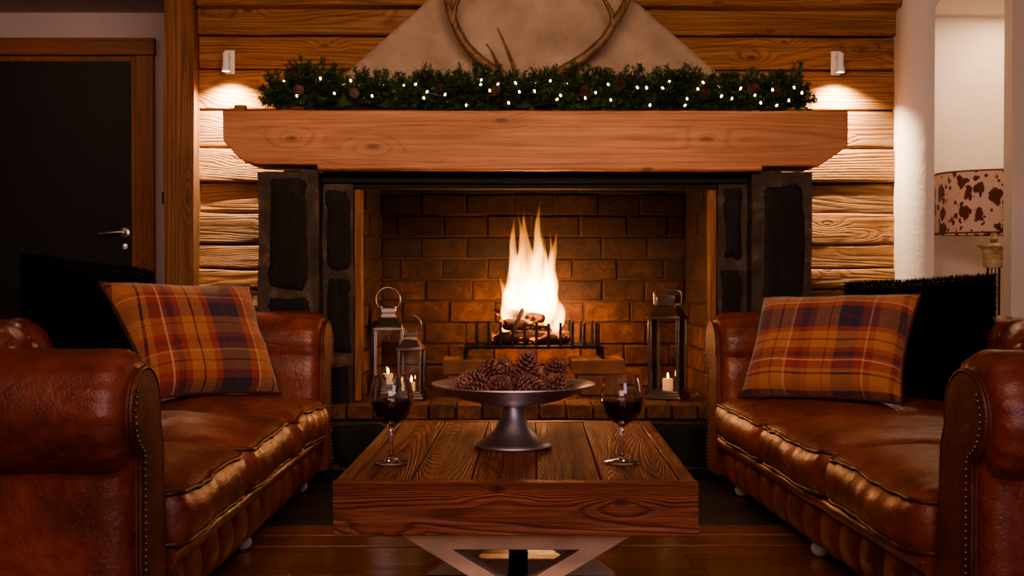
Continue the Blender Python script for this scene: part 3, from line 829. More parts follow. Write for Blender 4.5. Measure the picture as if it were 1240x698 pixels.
# fire: soft tongues of glowing gas
def mat_flame():
    t = NT('flame_gas'); tc = t.n('ShaderNodeTexCoord')
    sp = t.n('ShaderNodeSeparateXYZ'); t.l(tc.outputs['Generated'], sp.inputs[0])
    st = t.noise(t.obj((9, 9, 1.6)), 2.2, 4, .6, .6)
    fall = t.ramp(sp.outputs[2], [(0, (.5, .5, .5)), (.12, (1, 1, 1)), (.5, (.55, .55, .55)), (1, (.10, .10, .10))])
    streak = t.ramp(st, [(.34, (.06, .06, .06)), (.62, (1.3, 1.3, 1.3))])
    col = t.ramp(sp.outputs[2], [(0, (1, .50, .14)), (.45, (1, .42, .09)), (1, (1, .28, .035))])
    e = t.n('ShaderNodeEmission'); t.l(col, e.inputs[0])
    t.l(t.math('MULTIPLY', t.math('MULTIPLY', fall, streak), 150.0), e.inputs[1])
    t.l(e.outputs[0], t.out.inputs['Volume'])
    return t.m
M['flame'] = mat_flame()
fi = empty('fire', (FX, FY, .60)); tag(fi, 'tall bright orange log fire burning on the grate', 'fire')
def flame(x, y_, z0, h, rad, lean, seed, fl_=.8):
    b = MB(); n = 22; path = []; rr = []
    for i in range(n):
        t = i / (n - 1)
        path.append((x + lean * t ** 1.5 + .014 * sin(t * 7 + seed) * t, y_ + .012 * sin(t * 5 + seed * 2) * t, z0 + h * t))
        rr.append(max(.0012, rad * (sin(pi * min(1, (t + .10) / 1.10)) ** .8 if t < .34 else (1 - ((t - .34) / .66)) ** 1.15) * (1 + .10 * sin(t * 17 + seed))))
    b.tube(path, rr, 14)
    b.build('flame', M['flame'], fi, smooth=180)
FL = [(-.02, 0, .02, .42, .085, -.02, 1), (.045, .02, .02, .46, .075, .01, 2), (-.06, .01, .03, .40, .055, -.03, 3), (.09, 0, .02, .40, .055, -.01, 4),
      (.0, -.03, .03, .55, .046, -.015, 5), (.05, -.02, .05, .57, .045, .0, 6), (-.05, .03, .08, .48, .036, -.035, 7), (.11, .02, .06, .44, .032, .01, 8),
      (-.02, .02, .12, .46, .026, -.04, 9), (.085, -.03, .10, .38, .026, .025, 10), (-.10, 0, .02, .24, .036, -.025, 11), (.14, .01, .0, .20, .034, .0, 12), (-.11, -.02, -.02, .09, .025, -.02, 13), (.12, -.04, -.02, .10, .025, .03, 14)]
for a in FL: flame(*a)

# ------------------------------------------------------------------ lanterns
def lantern(x, y_, w, hb, hr, rot, label, handle, chimney=False):
    """w body width, hb body height, hr roof height"""
    t = empty('lantern', (x, y_, .2985), (0, 0, rot)); tag(t, label, 'lantern', 'metal candle lanterns on the hearth'); k = w / 2
    b = MB()
    b.box(-k * 1.30, k * 1.30, -k * 1.30, k * 1.30, 0, .012); b.box(-k * 1.18, k * 1.18, -k * 1.18, k * 1.18, .012, .024); b.box(-k * 1.06, k * 1.06, -k * 1.06, k * 1.06, .024, .036)
    b.build('base', M['nickel'], t, smooth=30, bevel=.002, weld=False)
    z0, z1 = .036, .036 + hb
    pw = max(.006, w * .06)
    for sx in (-1, 1):
        for sy in (-1, 1):
            b = MB(); b.box(sx * k - pw, sx * k + pw, sy * k - pw, sy * k + pw, z0, z1); b.build('corner_post', M['nickel'], t, smooth=30, bevel=.0015)
    for q in range(4):
        R = Matrix.Rotation(q * pi / 2, 4, 'Z'); b = MB()
        b.box(-k + pw, k - pw, -k - .0012, -k + .0012, z0, z1, 0, R); b.build('glass_pane', M['glass'], t, smooth=0)
    b = MB()
    b.box(-k * 1.22, k * 1.22, -k * 1.22, k * 1.22, z1, z1 + .012)
    def fr(a0, a1, za, zb):
        vs = [(sx * a, sy * a, z) for a, z in ((a0, za), (a1, zb)) for sx, sy in ((-1, -1), (1, -1), (1, 1), (-1, 1))]
        b.add(vs, [(0, 1, 5, 4), (1, 2, 6, 5), (2, 3, 7, 6), (3, 0, 4, 7), (4, 5, 6, 7), (3, 2, 1, 0)])
    fr(k * 1.1, k * .62, z1 + .012, z1 + .012 + hr * .55)
    if chimney:
        fr(k * .62, k * .66, z1 + .012 + hr * .55, z1 + .012 + hr); b.box(-k * .72, k * .72, -k * .72, k * .72, z1 + .012 + hr, z1 + .02 + hr)
    else:
        fr(k * .62, k * .5, z1 + .012 + hr * .55, z1 + .012 + hr * .8); b.box(-k * .55, k * .55, -k * .55, k * .55, z1 + .012 + hr * .8, z1 + .018 + hr)
    b.build('roof', M['nickel'], t, smooth=30, bevel=.002, weld=False)
    zt = z1 + .012 + hr
    b = MB()
    if handle == 'ring':
        R_ = k * .92
        pts = [(R_ * sin(a), 0, zt + .012 + R_ * .92 - R_ * cos(a) * 1.0) for a in [(-pi + .62) + (2 * pi - 1.24) * i / 26 + pi for i in range(27)]]
        pts = [(R_ * sin(a), 0, zt + R_ * .80 - R_ * cos(a)) for a in [.62 + (2 * pi - 1.24) * i / 26 for i in range(27)]]
        b.tube(pts, w * .032, 8)
        for s_ in (-1, 1): b.tube([(s_ * R_ * .58, 0, zt - .006), (s_ * R_ * .58, 0, zt + .014)], w * .05, 8)
    else:
        q = k * .95
        b.tube(spline([(-q, 0, zt - .035), (-q * 1.03, 0, zt - .005), (-q, 0, zt + .018), (-q * .6, 0, zt + .028), (q * .6, 0, zt + .028), (q, 0, zt + .018), (q * 1.03, 0, zt - .005), (q, 0, zt - .035)], 4), .0055, 8)
        b.box(-q * 1.02, -q * .6, -.006, .006, zt - .04, zt - .03); b.box(q * .6, q * 1.02, -.006, .006, zt - .04, zt - .03)
    b.build('handle', M['nickel'], t, smooth=50)
    return t
def candle(x, y_, r_, h, label):
    t = empty('candle', (x, y_, .3346)); tag(t, label, 'candle', 'candles in the lanterns')
    b = MB(); b.lathe([(.0001, 0), (r_, 0), (r_, h - .004), (r_ - .003, h), (r_ * .6, h - .004), (.0001, h - .006)], 20); b.build('wax', M['candle'], t, smooth=50)
    b = MB(); b.tube([(0, 0, h - .006), (.001, 0, h + .004)], .0012, 5); b.build('wick', M['black'], t)
    b = MB(); b.lathe([(.0001, 0), (.003, .004), (.0045, .010), (.003, .019), (.0003, .028)], 10, 0, Matrix.Translation((0, 0, h))); b.build('candle_flame', M['cflame'], t)
lantern(-.535, 5.70, .125, .265, .085, radians(8), 'tall nickel lantern with a ring handle, left of the fire', 'ring')
lantern(-.405, 5.44, .098, .185, .065, radians(-6), 'small nickel lantern with a ring handle in front of the tall one', 'ring')
lantern(.765, 5.46, .130, .325, .09, radians(-24), 'tall nickel lantern with a square carrying handle, right of the fire', 'bar', True)
candle(-.535, 5.70, .026, .055, 'lit cream candle inside the tall left lantern')
candle(-.405, 5.44, .018, .04, 'lit cream candle inside the small front lantern')
candle(.765, 5.46, .024, .052, 'lit cream candle inside the lantern right of the fire')
b = MB()
b.tube(spline([(-.585, 5.42, .298), (-.59, 5.45, .45), (-.588, 5.47, .60), (-.582, 5.475, .635), (-.565, 5.475, .645), (-.55, 5.475, .63)], 6), .006, 8)
tag(b.build('fire_poker', M['iron'], smooth=60), 'thin hooked iron fire poker standing at the left side of the firebox', 'poker')

# ------------------------------------------------------------------ sofas
def deform_cushion(seed, crown):
    def D(p, hx, hy, z0, z1):
        u, v = max(-1, min(1, p.x / hx)), max(-1, min(1, p.y / hy)); w = (p.z - z0) / (z1 - z0)
        q = p.copy()
        if w > .5: q.z += crown * (1 - u ** 4) * (1 - v ** 4) * min(1, (w - .5) * 2) - .012 * (1 - w) 
        bul_ = 1 - (2 * w - 1) ** 2
        if abs(u) > .9: q.x += (1 if u > 0 else -1) * .018 * bul_ * (1 - v ** 6)
        q.x += .012 * N((q.x * 2, q.y * 5, q.z * 5), 1, seed) * (u > .6)
        q.z += .016 * N((q.x * 3.2, q.y * 3.2, 0), 1, seed + 4) + .006 * N((q.x * 11, q.y * 11, 0), 1, seed + 7) * (w > .4)
        # pull-creases running in from the front seam
        fr = max(0, u - .45) / .55
        q.z += .0018 * fr * sin(q.y * 74 + 5 * N((q.y * 6, q.x * 5, seed))) * (w > .4)
        q.x += .0022 * fr * sin(q.y * 58 + 6 * N((q.y * 5, q.z * 7, seed + 1)))
        return q
    return D
def rounded_box_pts(hx, hy, z0, z1, rad, nx, ny, nz):
    """closed surface as a list of grids: six faces of a box pushed onto a rounded box"""
    cz, hz = (z0 + z1) / 2, (z1 - z0) / 2
    def rp(p):
        q = Vector((max(-hx + rad, min(hx - rad, p.x)), max(-hy + rad, min(hy - rad, p.y)), max(cz - hz + rad, min(cz + hz - rad, p.z))))
        d = p - q
        return q + d.normalized() * rad if d.length > 1e-9 else p
    fs = []
    for (n1, n2, fn) in ((nx, ny, lambda a, c: Vector((hx * a, hy * c, z1))), (nx, ny, lambda a, c: Vector((hx * a, -hy * c, z0))),
                         (ny, nz, lambda a, c: Vector((hx, hy * a, cz + hz * c))), (ny, nz, lambda a, c: Vector((-hx, -hy * a, cz + hz * c))),
                         (nx, nz, lambda a, c: Vector((-hx * a, hy, cz + hz * c))), (nx, nz, lambda a, c: Vector((hx * a, -hy, cz + hz * c)))):
        fs.append((n1, n2, lambda u, v, fn=fn: rp(fn(2 * u - 1, 2 * v - 1))))
    return fs
def rr_loop(hx, hy, rad, z, n=9, sub=24):
    out = []
    for (cx, cy, a0) in ((hx - rad, hy - rad, 0), (-hx + rad, hy - rad, 90), (-hx + rad, -hy + rad, 180), (hx - rad, -hy + rad, 270)):
        for k in range(n + 1):
            a = radians(a0 + 90 * k / n); out.append(Vector((cx + rad * cos(a), cy + rad * sin(a), z)))
    # densify
    res = []
    for i, p in enumerate(out):
        q = out[(i + 1) % len(out)]; m = max(1, int((q - p).length / .02))
        for k in range(m): res.append(p.lerp(q, k / m))
    return res

ROLL_C, ROLL_R = (1.165, .575), .137
Y_IN, Y_OUT = 1.00, 1.24
def arm_profile(off=0.0):
    cy, cz = ROLL_C; R = ROLL_R - off; pts = []
    for k in range(9):
        z = .075 + (.50 - .075) * k / 8; pts.append((Y_IN + off + .012 * max(0, (z - .3) / .2), z))
    a0, a1 = radians(196), radians(-66)
    for k in range(45):
        a = a0 + (a1 - a0) * k / 44; pts.append((cy + R * cos(a), cz + R * sin(a)))
    zc = cz + R * sin(a1)
    for k in range(9):
        z = zc - .012 + (.075 - zc + .012) * k / 8; pts.append((Y_OUT - off, z))
    return pts
def make_sofa(name, loc, rotz, seed, label):
    root = empty(name, loc, (0, 0, rotz)); tag(root, label, 'sofa')
    # ---- arms
    for s in (-1, 1):
        pr = arm_profile()
        b = MB(); st = [0.0, -.012, -.036, -.06, -.10, -.15, -.20, -.26, -.32, -.38, -.44, -.5, -.56, -.62, -.68, -.74, -.80, -.86, -.93, -1.0, -1.05]
        ins = [.040, .014, .002] + [0] * 20
        rows = []
        for i, x in enumerate(st):
            row = []
            pri = arm_profile(ins[i])
            for (y_, z) in pri:
                roll = 1 if (z > .45) else .3
                d = .006 * N((x * 5, y_ * 5, z * 5), 1, seed + s) * roll + .003 * N((x * 3, y_ * 16, z * 16), 1, seed + 2 + s) * roll
                # soft pleats gathered at the front of the roll
                if z > .44 and x > -.16:
                    an_ = math.atan2(z - ROLL_C[1], y_ - ROLL_C[0])
                    d += .0035 * sin(an_ * 17 + seed) * (1 + x / .16)
                # one stitched seam across the roll
                if z > .44: d -= .008 * exp(-((x + .47 + .03 * s) / .012) ** 2)
                ny, nz = (y_ - ROLL_C[0]) / .14, (z - ROLL_C[1]) / .14
                if z < .44: ny, nz = (1 if y_ > 1.1 else -1), 0
                row.append(Vector((x, s * (y_ + d * ny), z + d * nz)))
            rows.append(row)
        n = len(pr); m = len(st)
        vs = [p for row in rows for p in row]
        fs = [(i * n + j, (i + 1) * n + j, (i + 1) * n + (j + 1) % n, i * n + (j + 1) % n) for i in range(m - 1) for j in range(n)]
        fs.append(tuple(range((m - 1) * n, m * n)))
        fs.append(tuple(range(n - 1, -1, -1)))
        b.add(vs, fs)
        arm = b.build('arm', M['leather'], root, smooth=50)
        # front panel: padded facing with piped edge
        b = MB(); p1 = arm_profile(.042); p2 = arm_profile(.048); p3 = arm_profile(.062)
        k = len(p1)
        vs = [Vector((-.004, s * a, z)) for a, z in p1] + [Vector((.010, s * a, z)) for a, z in p1] + [Vector((.016, s * a, z)) for a, z in p2] + [Vector((.017, s * a, z)) for a, z in p3]
        fs = []
        for q in range(3):
            fs += [(q * k + i, (q + 1) * k + i, (q + 1) * k + (i + 1) % k, q * k + (i + 1) % k) for i in range(k)]
        fs.append(tuple(range(3 * k, 4 * k)))
        b.add(vs, fs); pan = b.build('front_panel', M['leather3'], root, smooth=40)
        b = MB(); b.tube([(.012, s * a, z) for a, z in arm_profile(.041)[1:-1]], .0055, 7); b.build('piping', M['piping'], pan, smooth=60)
        # antique nail heads round the scroll
        b = MB(); path = [Vector((.0195, s * a, z)) for a, z in arm_profile(.053)]
        path = path[34:]
        acc = 0; last = path[0]; dist_ = .0145
        for i in range(1, len(path)):
            seg_ = path[i] - path[i - 1]; L = seg_.length; t = dist_ - acc
            while t < L:
                p = path[i - 1] + seg_ * (t / L)
                b.ball(p, .0042, 8, 0, 1.0); t += dist_
            acc = (acc + L) % dist_ if t - L >= dist_ else dist_ - (t - L)
        b.build('nailhead_trim', M['nail'], pan, smooth=60)
    # ---- back, deep buttoned
    b = MB(); cx, cz, R = -.985, .575, .137
    prof = []
    for k in range(16): prof.append((-.82 - .028 * (k / 15) ** 2, .30 + (.56 - .30) * k / 15))
    for k in range(30):
        a = radians(12 + (250 - 12) * k / 29); prof.append((cx + R * cos(a), cz + R * sin(a)))
    for k in range(6): prof.append((-1.04, .42 - .36 * k / 5))
    arc = [0]
    for i in range(1, len(prof)): arc.append(arc[-1] + sqrt((prof[i][0] - prof[i - 1][0]) ** 2 + (prof[i][1] - prof[i - 1][1]) ** 2))
    btn = []
    for r_ in range(4):
        sa = .08 + .145 * r_
        for c in range(-6, 7):
            yb = c * .185 + (.0925 if r_ % 2 else 0)
            if abs(yb) < 1.0: btn.append((yb, sa))
    def dent(y_, sa):
        d = 0
        for (yb, sb) in btn:
            dy, ds = y_ - yb, sa - sb
            if abs(dy) < .2 and abs(ds) < .2:
                d += .026 * exp(-(dy * dy + ds * ds) / .0011)
        # diamond pleat creases
        if sa < .56:
            g1 = abs(((y_ / .185 + (sa - .08) / .29) + .5) % 1 - .5); g2 = abs(((y_ / .185 - (sa - .08) / .29) + .5) % 1 - .5)
            d += .011 * (exp(-(g1 / .07) ** 2) + exp(-(g2 / .07) ** 2))
        elif sa < .78:
            g = abs(((y_ / .185 + .5) + .5) % 1 - .5); d += .009 * exp(-(g / .06) ** 2)
        return d
    nyy = 150
    def F(u, v):
        i = min(len(prof) - 1, round(v * (len(prof) - 1))); x, z = prof[i]; y_ = -1.14 + 2.28 * u
        nx, nz = (x - cx, z - cz) if z > .5 or i > 20 else (1, 0)
        L = sqrt(nx * nx + nz * nz); d = dent(y_, arc[i])
        return Vector((x - d * nx / L, y_, z - d * nz / L))
    b.grid(F, nyy, len(prof))
    bk = b.build('back', M['leather'], root, smooth=60)
    for (yb, sa) in btn:
        if sa < .3: continue
        i = min(range(len(arc)), key=lambda q: abs(arc[q] - sa)); x, z = prof[i]
        nx, nz = x - cx, z - cz; L = sqrt(nx * nx + nz * nz)
        b = MB(); b.ball((x - .022 * nx / L, yb, z - .022 * nz / L), .011, 8); b.build('button', M['leather'], bk)
    # ---- carcass
    b = MB(); b.box(-1.03, -.025, -1.22, 1.22, .075, .20); b.build('carcass', M['piping'], root, smooth=30, bevel=.01)
    # ---- front rail bead and fluted apron
    b = MB(); pts = []
    for k in range(61):
        y_ = -.992 + 1.984 * k / 60; pts.append((.006 + .003 * N((y_ * 4, 0, seed)), y_, .212 + .004 * N((y_ * 6, 3, seed))))
    b.tube(pts, .024, 12); b.build('front_rail', M['leather'], root, smooth=60)
    b = MB(); fw = .165
    def F(u, v):
        y_ = -.995 + 1.99 * u; z = .195 - .135 * v
        ph = ((y_ / fw) % 1.0) * 2 - 1
        pl = sqrt(max(0, 1 - ph * ph * .999)) 
        bulge = sin(pi * min(1, .08 + v * .86)) ** .6
        return Vector((-.030 + .040 * bulge * (.35 + .65 * pl) + .004 * N((y_ * 9, z * 9, seed)), y_, z + .006 * pl * (v < .2)))
    b.grid(F, 300, 16); b.build('fluted_apron', M['leather'], root, smooth=70)
    # ---- cushions
    hy = .331
    for c in (-1, 0, 1):
        sd = seed * 5 + c * 2.3
        D = deform_cushion(sd, .052); hx, z0, z1 = .418, .222, .372
        cu = MB()
        for (n1, n2, fn) in rounded_box_pts(hx, hy, z0, z1, .05, 48, 48, 12):
            cu.grid(lambda u, v, fn=fn: D(fn(u, v), hx, hy, z0, z1), n1, n2)
        o = cu.build('seat_cushion', M['leather2'], root, smooth=180)
        for v in o.data.vertices: v.co += Vector((-.378, c * .664, 0))
        for zz, zi in ((z1 - .018, 1), (z0 + .02, 0)):
            p = MB(); lp = [D(q, hx, hy, z0, z1) for q in rr_loop(hx - .010, hy - .008, .05, zz)]
            p.tube([q + Vector((-.378, c * .664, .004 if zi else 0)) for q in lp], .0065, 7, closed=True)
            p.build('piping', M['piping'], o, smooth=60)
    # ---- feet
    for (x, y_) in ((-.06, -.94), (-.06, 0), (-.06, .94), (-.97, -1.1), (-.97, 1.1)):
        b = MB(); b.lathe([(.0001, .0), (.014, .0), (.024, .008), (.029, .022), (.026, .036), (.016, .046), (.016, .052), (.027, .056), (.027, .074), (.0001, .074)], 20, 0, Matrix.Translation((x, y_, .009 if loc[1] + (y_ if rotz < 1 else -y_) > 4.05 else .0015)))
        tag(b.build('leg', M['footglass'], root, smooth=50), 'pale glass bun foot')
    return root
make_sofa('sofa', (-.752, 3.765, 0), radians(-1.5), 1, 'brown leather chesterfield sofa on the left, in front of the dark door')
make_sofa('sofa', (.925, 3.665, 0), radians(180 + 3.1), 3, 'brown leather chesterfield sofa on the right, below the spotted lamp')

# ------------------------------------------------------------------ pillows
def pillow_fn(w, h, t, seed, pinch=.07):
    def S(u, v, side):
        a, c = 2 * u - 1, 2 * v - 1
        x = w / 2 * a * (1 - pinch * (1 - c * c) * abs(a) ** 3); z = h / 2 * c * (1 - pinch * (1 - a * a) * abs(c) ** 3)
        th = t / 2 * max(0, (1 - a ** 4) * (1 - c ** 4)) ** .55
        th *= 1 + .12 * N((x * 5, z * 5, 0), 1, seed)
        k = .008 * N((x * 9, z * 9, side), 1, seed + 2)
        return Vector((x + .3 * k, side * (th + k * (th > .01)), z - .02 * (1 - c) * (1 - a * a) * 0))
    return S
def place(root, loc, yaw, lean, roll):
    """front of the pillow faces -y before yaw; lean tips its top backwards; roll spins it in its own plane"""
    root.matrix_world = Matrix.Translation(loc) @ Matrix.Rotation(yaw, 4, 'Z') @ Matrix.Rotation(-lean, 4, 'X') @ Matrix.Rotation(roll, 4, 'Y')
def plaid_pillow(loc, yaw, lean, roll, w, h, t, mat, label, seed, slump=0):
    S0 = pillow_fn(w, h, t, seed); b = MB(); n = 40
    S = lambda u, v, s: S0(u, v, s) + Vector((slump * (1 - u) * (1 - v), 0, 0))
    for s in (-1, 1): b.grid(lambda u, v: S(u, v, s), n, n)
    root = empty('plaid_pillow'); tag(root, label, 'pillow', 'plaid pillows on the sofas')
    o = b.build('cover', mat, root, smooth=180)
    uv = o.data.uv_layers.new(name='UVMap')
    for lp in o.data.loops:
        p = o.data.vertices[lp.vertex_index].co
        uv.data[lp.index].uv = (p.x / w + .5, p.z / h + .5)
    b = MB(); e = []
    for k in range(4):
        for i in range(24):
            q = i / 24; u, v = [(q, 0), (1, q), (1 - q, 1), (0, 1 - q)][k]; e.append(S(u, v, 0))
    b.tube(e, .006, 6, closed=True); b.build('piping', M['plpipe'], root, smooth=60)
    place(root, loc, yaw, lean, roll)
def fur_pillow(loc, yaw, lean, roll, w, h, t, label, seed):
    S = pillow_fn(w, h, t, seed, .04); b = MB(); r = random.Random(seed)
    for s in (-1, 1): b.grid(lambda u, v: S(u, v, s), 26, 26)
    root = empty('fur_pillow'); tag(root, label, 'pillow', 'black fur pillows on the sofas')
    b.build('cover', M['fur'], root, smooth=180)
    f = MB()
    for i in range(15000):
        u, v, s = r.random(), r.random(), r.choice((-1, -1, 1))
        if i % 3 == 0:
            k = r.choice((0, 1)); q = r.choice((.004, .996))
            u, v = (q, v) if k else (u, q)
        p = S(u, v, s); a, c = 2 * u - 1, 2 * v - 1
        d = Vector((a ** 5 * 1.2 + r.uniform(-.6, .6), s * (1 - max(abs(a), abs(c)) ** 8) * .5 + r.uniform(-.2, .2), c ** 5 * 1.2 - .35 + r.uniform(-.5, .5))).normalized()
        L = r.uniform(.015, .034); wv = d.cross(Vector((r.random() - .5, r.random() - .5, r.random() - .5))).normalized() * .0013
        q1 = p + d * L * .55; q2 = p + d * L + Vector((0, 0, -.25 * L))
        f.add([p - wv, p + wv, q1 + wv * .7, q1 - wv * .7, q2], [(0, 1, 2, 3), (3, 2, 4)])
    f.build('fur', M['fur'], root, smooth=0, weld=False, recalc=False)
    place(root, loc, yaw, lean, roll)
plaid_pillow((-1.125, 4.37, .63), radians(42), radians(32), radians(2), .60, .47, .17, M['plaidL'], 'plaid wool pillow with an upright navy band, on the left sofa', 3, .10)
plaid_pillow((1.18, 4.30, .605), radians(-38), radians(32), radians(-2), .60, .43, .17, M['plaidR'], 'plaid wool pillow with level navy bands, on the right sofa', 5)
fur_pillow((-1.53, 4.46, .69), radians(38), radians(22), radians(8), .46, .46, .16, 'black fur pillow behind the plaid pillow on the left sofa', 11)
fur_pillow((1.56, 4.45, .625), radians(-30), radians(20), radians(-4), .52, .46, .17, 'black fur pillow behind the plaid pillow on the right sofa', 12)

# ------------------------------------------------------------------ coffee table
tb = empty('coffee_table', (.046, 3.065, 0), (0, 0, radians(-1.6))); tag(tb, 'low reclaimed timber coffee table on crossed steel triangles', 'table')
hw, hd, zt, zb = .388, .53, .43, .316
b = MB(); r = random.Random(9)
cuts = [-.352, -.225, -.095, .045, .185, .352]
for i in range(5):
    z = zt - r.uniform(0, .0022)
    b.box(cuts[i] + .0012, cuts[i + 1] - .0012, -hd + .038, hd - .038, zt - .04, z)
b.build('tabletop', M['table'], tb, smooth=30, bevel=.0022, weld=False)
for s in (-1, 1):
    b = MB()
    def F(u, v, s=s):
        cs = [(-hd, zb), (-hd + .036, zb), (-hd + .036, zt), (-hd, zt)]
        k = int(u * 4 + 1e-6) % 4; f = u * 4 - int(u * 4 + 1e-6)
        p, q = cs[k], cs[(k + 1) % 4]; x = -hw + 2 * hw * v
        yy, z = p[0] + (q[0] - p[0]) * f, p[1] + (q[1] - p[1]) * f
        d = .0022 * N((x * 2, yy * 20, z * 60), 1, s) + .0015 * N((x * 9, z * 20, 2), 1, s)
        return Vector((x, s * (-(yy - d)) * -1 if s > 0 else (yy - d) * 1, z + .5 * d * (z > zt - .02)))
    n = 40
    b.grid(lambda u, v: (lambda P_: Vector((P_.x, P_.y if s < 0 else -P_.y, P_.z)))(F(u, v, -1)), n, 60, closed_u=True)
    for e in (-hw, hw):
        ys = sorted((s * hd, s * (hd - .036)))
        b.add([(e, ys[0], zb), (e, ys[1], zb), (e, ys[1], zt), (e, ys[0], zt)], [(0, 1, 2, 3)])
    b.build('apron', M['tablex'], tb, smooth=35, bevel=.002)
    b = MB(); xs = sorted((s * hw, s * .354)); b.box(xs[0], xs[1], -hd + .037, hd - .037, zb, zt - .0008); b.build('apron', M['tabley'], tb, smooth=30, bevel=.003)
# hourglass frames of flat steel bar
for yy in (-.40, .40):
    b = MB(); W, T, zc = .287, .052, .158
    out = [(-W, .3145), (W, .3145), (.03, zc), (W * .96, .001), (-W * .96, .001), (-.03, zc)]
    it = [(-W + .148, .3145 - .052), (W - .148, .3145 - .052), (0, zc + .019)]
    ib = [(-W * .96 + .142, .050), (0, zc - .019), (W * .96 - .142, .050)]
    y0, y1 = yy - .03, yy + .03
    vs = []; 
    for ya in (y0, y1): vs += [(p[0], ya, p[1]) for p in out] + [(p[0], ya, p[1]) for p in it] + [(p[0], ya, p[1]) for p in ib]
    n = 12; F_ = [(0, 1, 7, 6), (1, 2, 8, 7), (2, 5, 8), (5, 0, 6, 8), (2, 3, 11, 10), (3, 4, 9, 11), (4, 5, 10, 9), (5, 2, 10)]
    fs = [tuple(reversed(f)) for f in F_] + [tuple(i + n for i in f) for f in F_]
    for loop in ([0, 1, 2, 3, 4, 5], [6, 7, 8], [9, 10, 11]):
        fs += [(loop[i], loop[(i + 1) % len(loop)], loop[(i + 1) % len(loop)] + n, loop[i] + n) for i in range(len(loop))]
    b.add(vs, fs); tag(b.build('leg_frame', M['steel'], tb, smooth=30, bevel=.002), 'hourglass frame of flat steel bar')
b = MB(); b.box(-.024, .024, -.03, .03, .001, .3155); tag(b.build('centre_post', M['black'], tb, smooth=30, bevel=.002), 'black steel centre post')
b = MB(); b.box(-.02, .02, -.37, .37, .14, .176); b.build('stretcher', M['black'], tb, smooth=30, bevel=.002)

# ------------------------------------------------------------------ pedestal bowl and cones
bc = (.033, 3.06)
pb = empty('pedestal_bowl', (bc[0], bc[1], .4305)); tag(pb, 'wide pewter pedestal bowl full of pine cones on the table', 'bowl')
b = MB()
b.lathe([(.0001, .004), (.06, .004), (.096, .0), (.098, .003), (.096, .008), (.084, .014), (.062, .028), (.046, .046), (.034, .07), (.028, .092), (.027, .104), (.0001, .104)], 64)
b.build('pedestal', M['pewter'], pb, smooth=50)
b = MB()
b.lathe([(.0001, .1045), (.045, .1045), (.085, .112), (.125, .122), (.155, .134), (.175, .147), (.205, .157), (.21, .159), (.209, .162), (.20, .161), (.174, .152), (.152, .140), (.12, .129), (.08, .119), (.04, .1135), (.0001, .1125)], 72)
b.build('dish', M['pewter'], pb, smooth=60)
r = random.Random(77); first = True
cones = []
for k in range(9):
    a = 2 * pi * k / 9 + .2; cones.append((.118 * cos(a), .118 * sin(a), .163, .95))
for k in range(4):
    a = 2 * pi * k / 4 + .5; cones.append((.052 * cos(a), .052 * sin(a), .158, 1.05))
cones += [(-.055, -.02, .195, .95), (.035, -.01, .205, 1.0), (.11, .03, .203, .8), (-.03, .05, .197, .9)]
for i, (x, y_, z, s) in enumerate(cones):
    c = cone0 if i == 0 else cone0.copy()
    if i: COL.objects.link(c)
    c.location = (bc[0] + x, bc[1] + y_, .4305 + z - .006); c.rotation_euler = (r.uniform(.7, 2.3), r.uniform(-.6, .6), r.uniform(0, 6.28)); c.scale = (s,) * 3
    if i == 14: c.rotation_euler = (.15, .1, 0)
    tag(c, 'pine cone standing on top of the heap in the pewter bowl' if i == 14 else ('pine cone perched high on the right of the heap in the bowl' if i == 15 else 'brown pine cone in the heap filling the pewter bowl'), 'pine cone', 'pine cones in the pewter bowl')

# ------------------------------------------------------------------ wine glasses
def wine_glass(x, y_, label):
    t = empty('wine_glass', (x, y_, .4308)); tag(t, label, 'wine glass', 'glasses of red wine on the table')
    outer = [(.0001, .0), (.040, .0), (.0415, .0015), (.040, .003), (.022, .006), (.008, .012), (.0048, .022), (.0042, .05), (.0045, .075), (.0075, .088), (.018, .094), (.034, .106), (.045, .122), (.0505, .142), (.051, .158), (.048, .178), (.0425, .198), (.041, .204)]
    inner = [(.0398, .204), (.0413, .198), (.0467, .178), (.0497, .158), (.0492, .142), (.0437, .1225), (.0325, .1075), (.016, .097), (.0001, .094)]
    b = MB(); b.lathe(outer + inner, 48); b.build('bowl_and_stem', M['crystal'], t, smooth=60)
    b = MB(); b.lathe([(.0001, .0945), (.0155, .0975), (.032, .108), (.043, .123), (.0491, .147), (.0001, .147)], 48); b.build('wine', M['wine'], t, smooth=50)
def mat_crystal():
    t = NT('crystal'); p = t.principled(Roughness=.0, IOR=1.45, Transmission_Weight=1.0); p.inputs['Base Color'].default_value = (1, 1, 1, 1); return t.m
M['crystal'] = mat_crystal()
wine_glass(-.254, 2.79, 'glass of red wine on the left of the table')
wine_glass(.284, 2.79, 'glass of red wine on the right of the table')

# ------------------------------------------------------------------ table lamp in the alcove
lp = empty('table_lamp', (2.41, 5.83, .5805)); tag(lp, 'table lamp with a spotted cowhide drum shade in the alcove', 'lamp')
b = MB(); R = .275
b.lathe([(R - .002, 0.480), (R, .480), (R, .772), (R - .002, .772), (R - .003, .772), (R - .003, .480)], 72, closed=True)
sh = b.build('lamp_shade', M['cowhide'], lp, smooth=60)
for z in (.480, .772):
    b = MB(); b.tube([((R + .001) * cos(2 * pi * k / 64), (R + .001) * sin(2 * pi * k / 64), z) for k in range(64)], .004, 6, closed=True)
    b.build('edge_band', M['trimband'], sh)
b = MB(); b.lathe([(.0001, .0), (.085, 0), (.085, .02), (.05, .035), (.03, .05), (.0001, .05)], 32); b.build('base', M['lampbase'], lp, smooth=40)
b = MB(); b.lathe([(.012, .05), (.012, .32)], 16); b.build('stem', M['nickel'], lp, smooth=60)
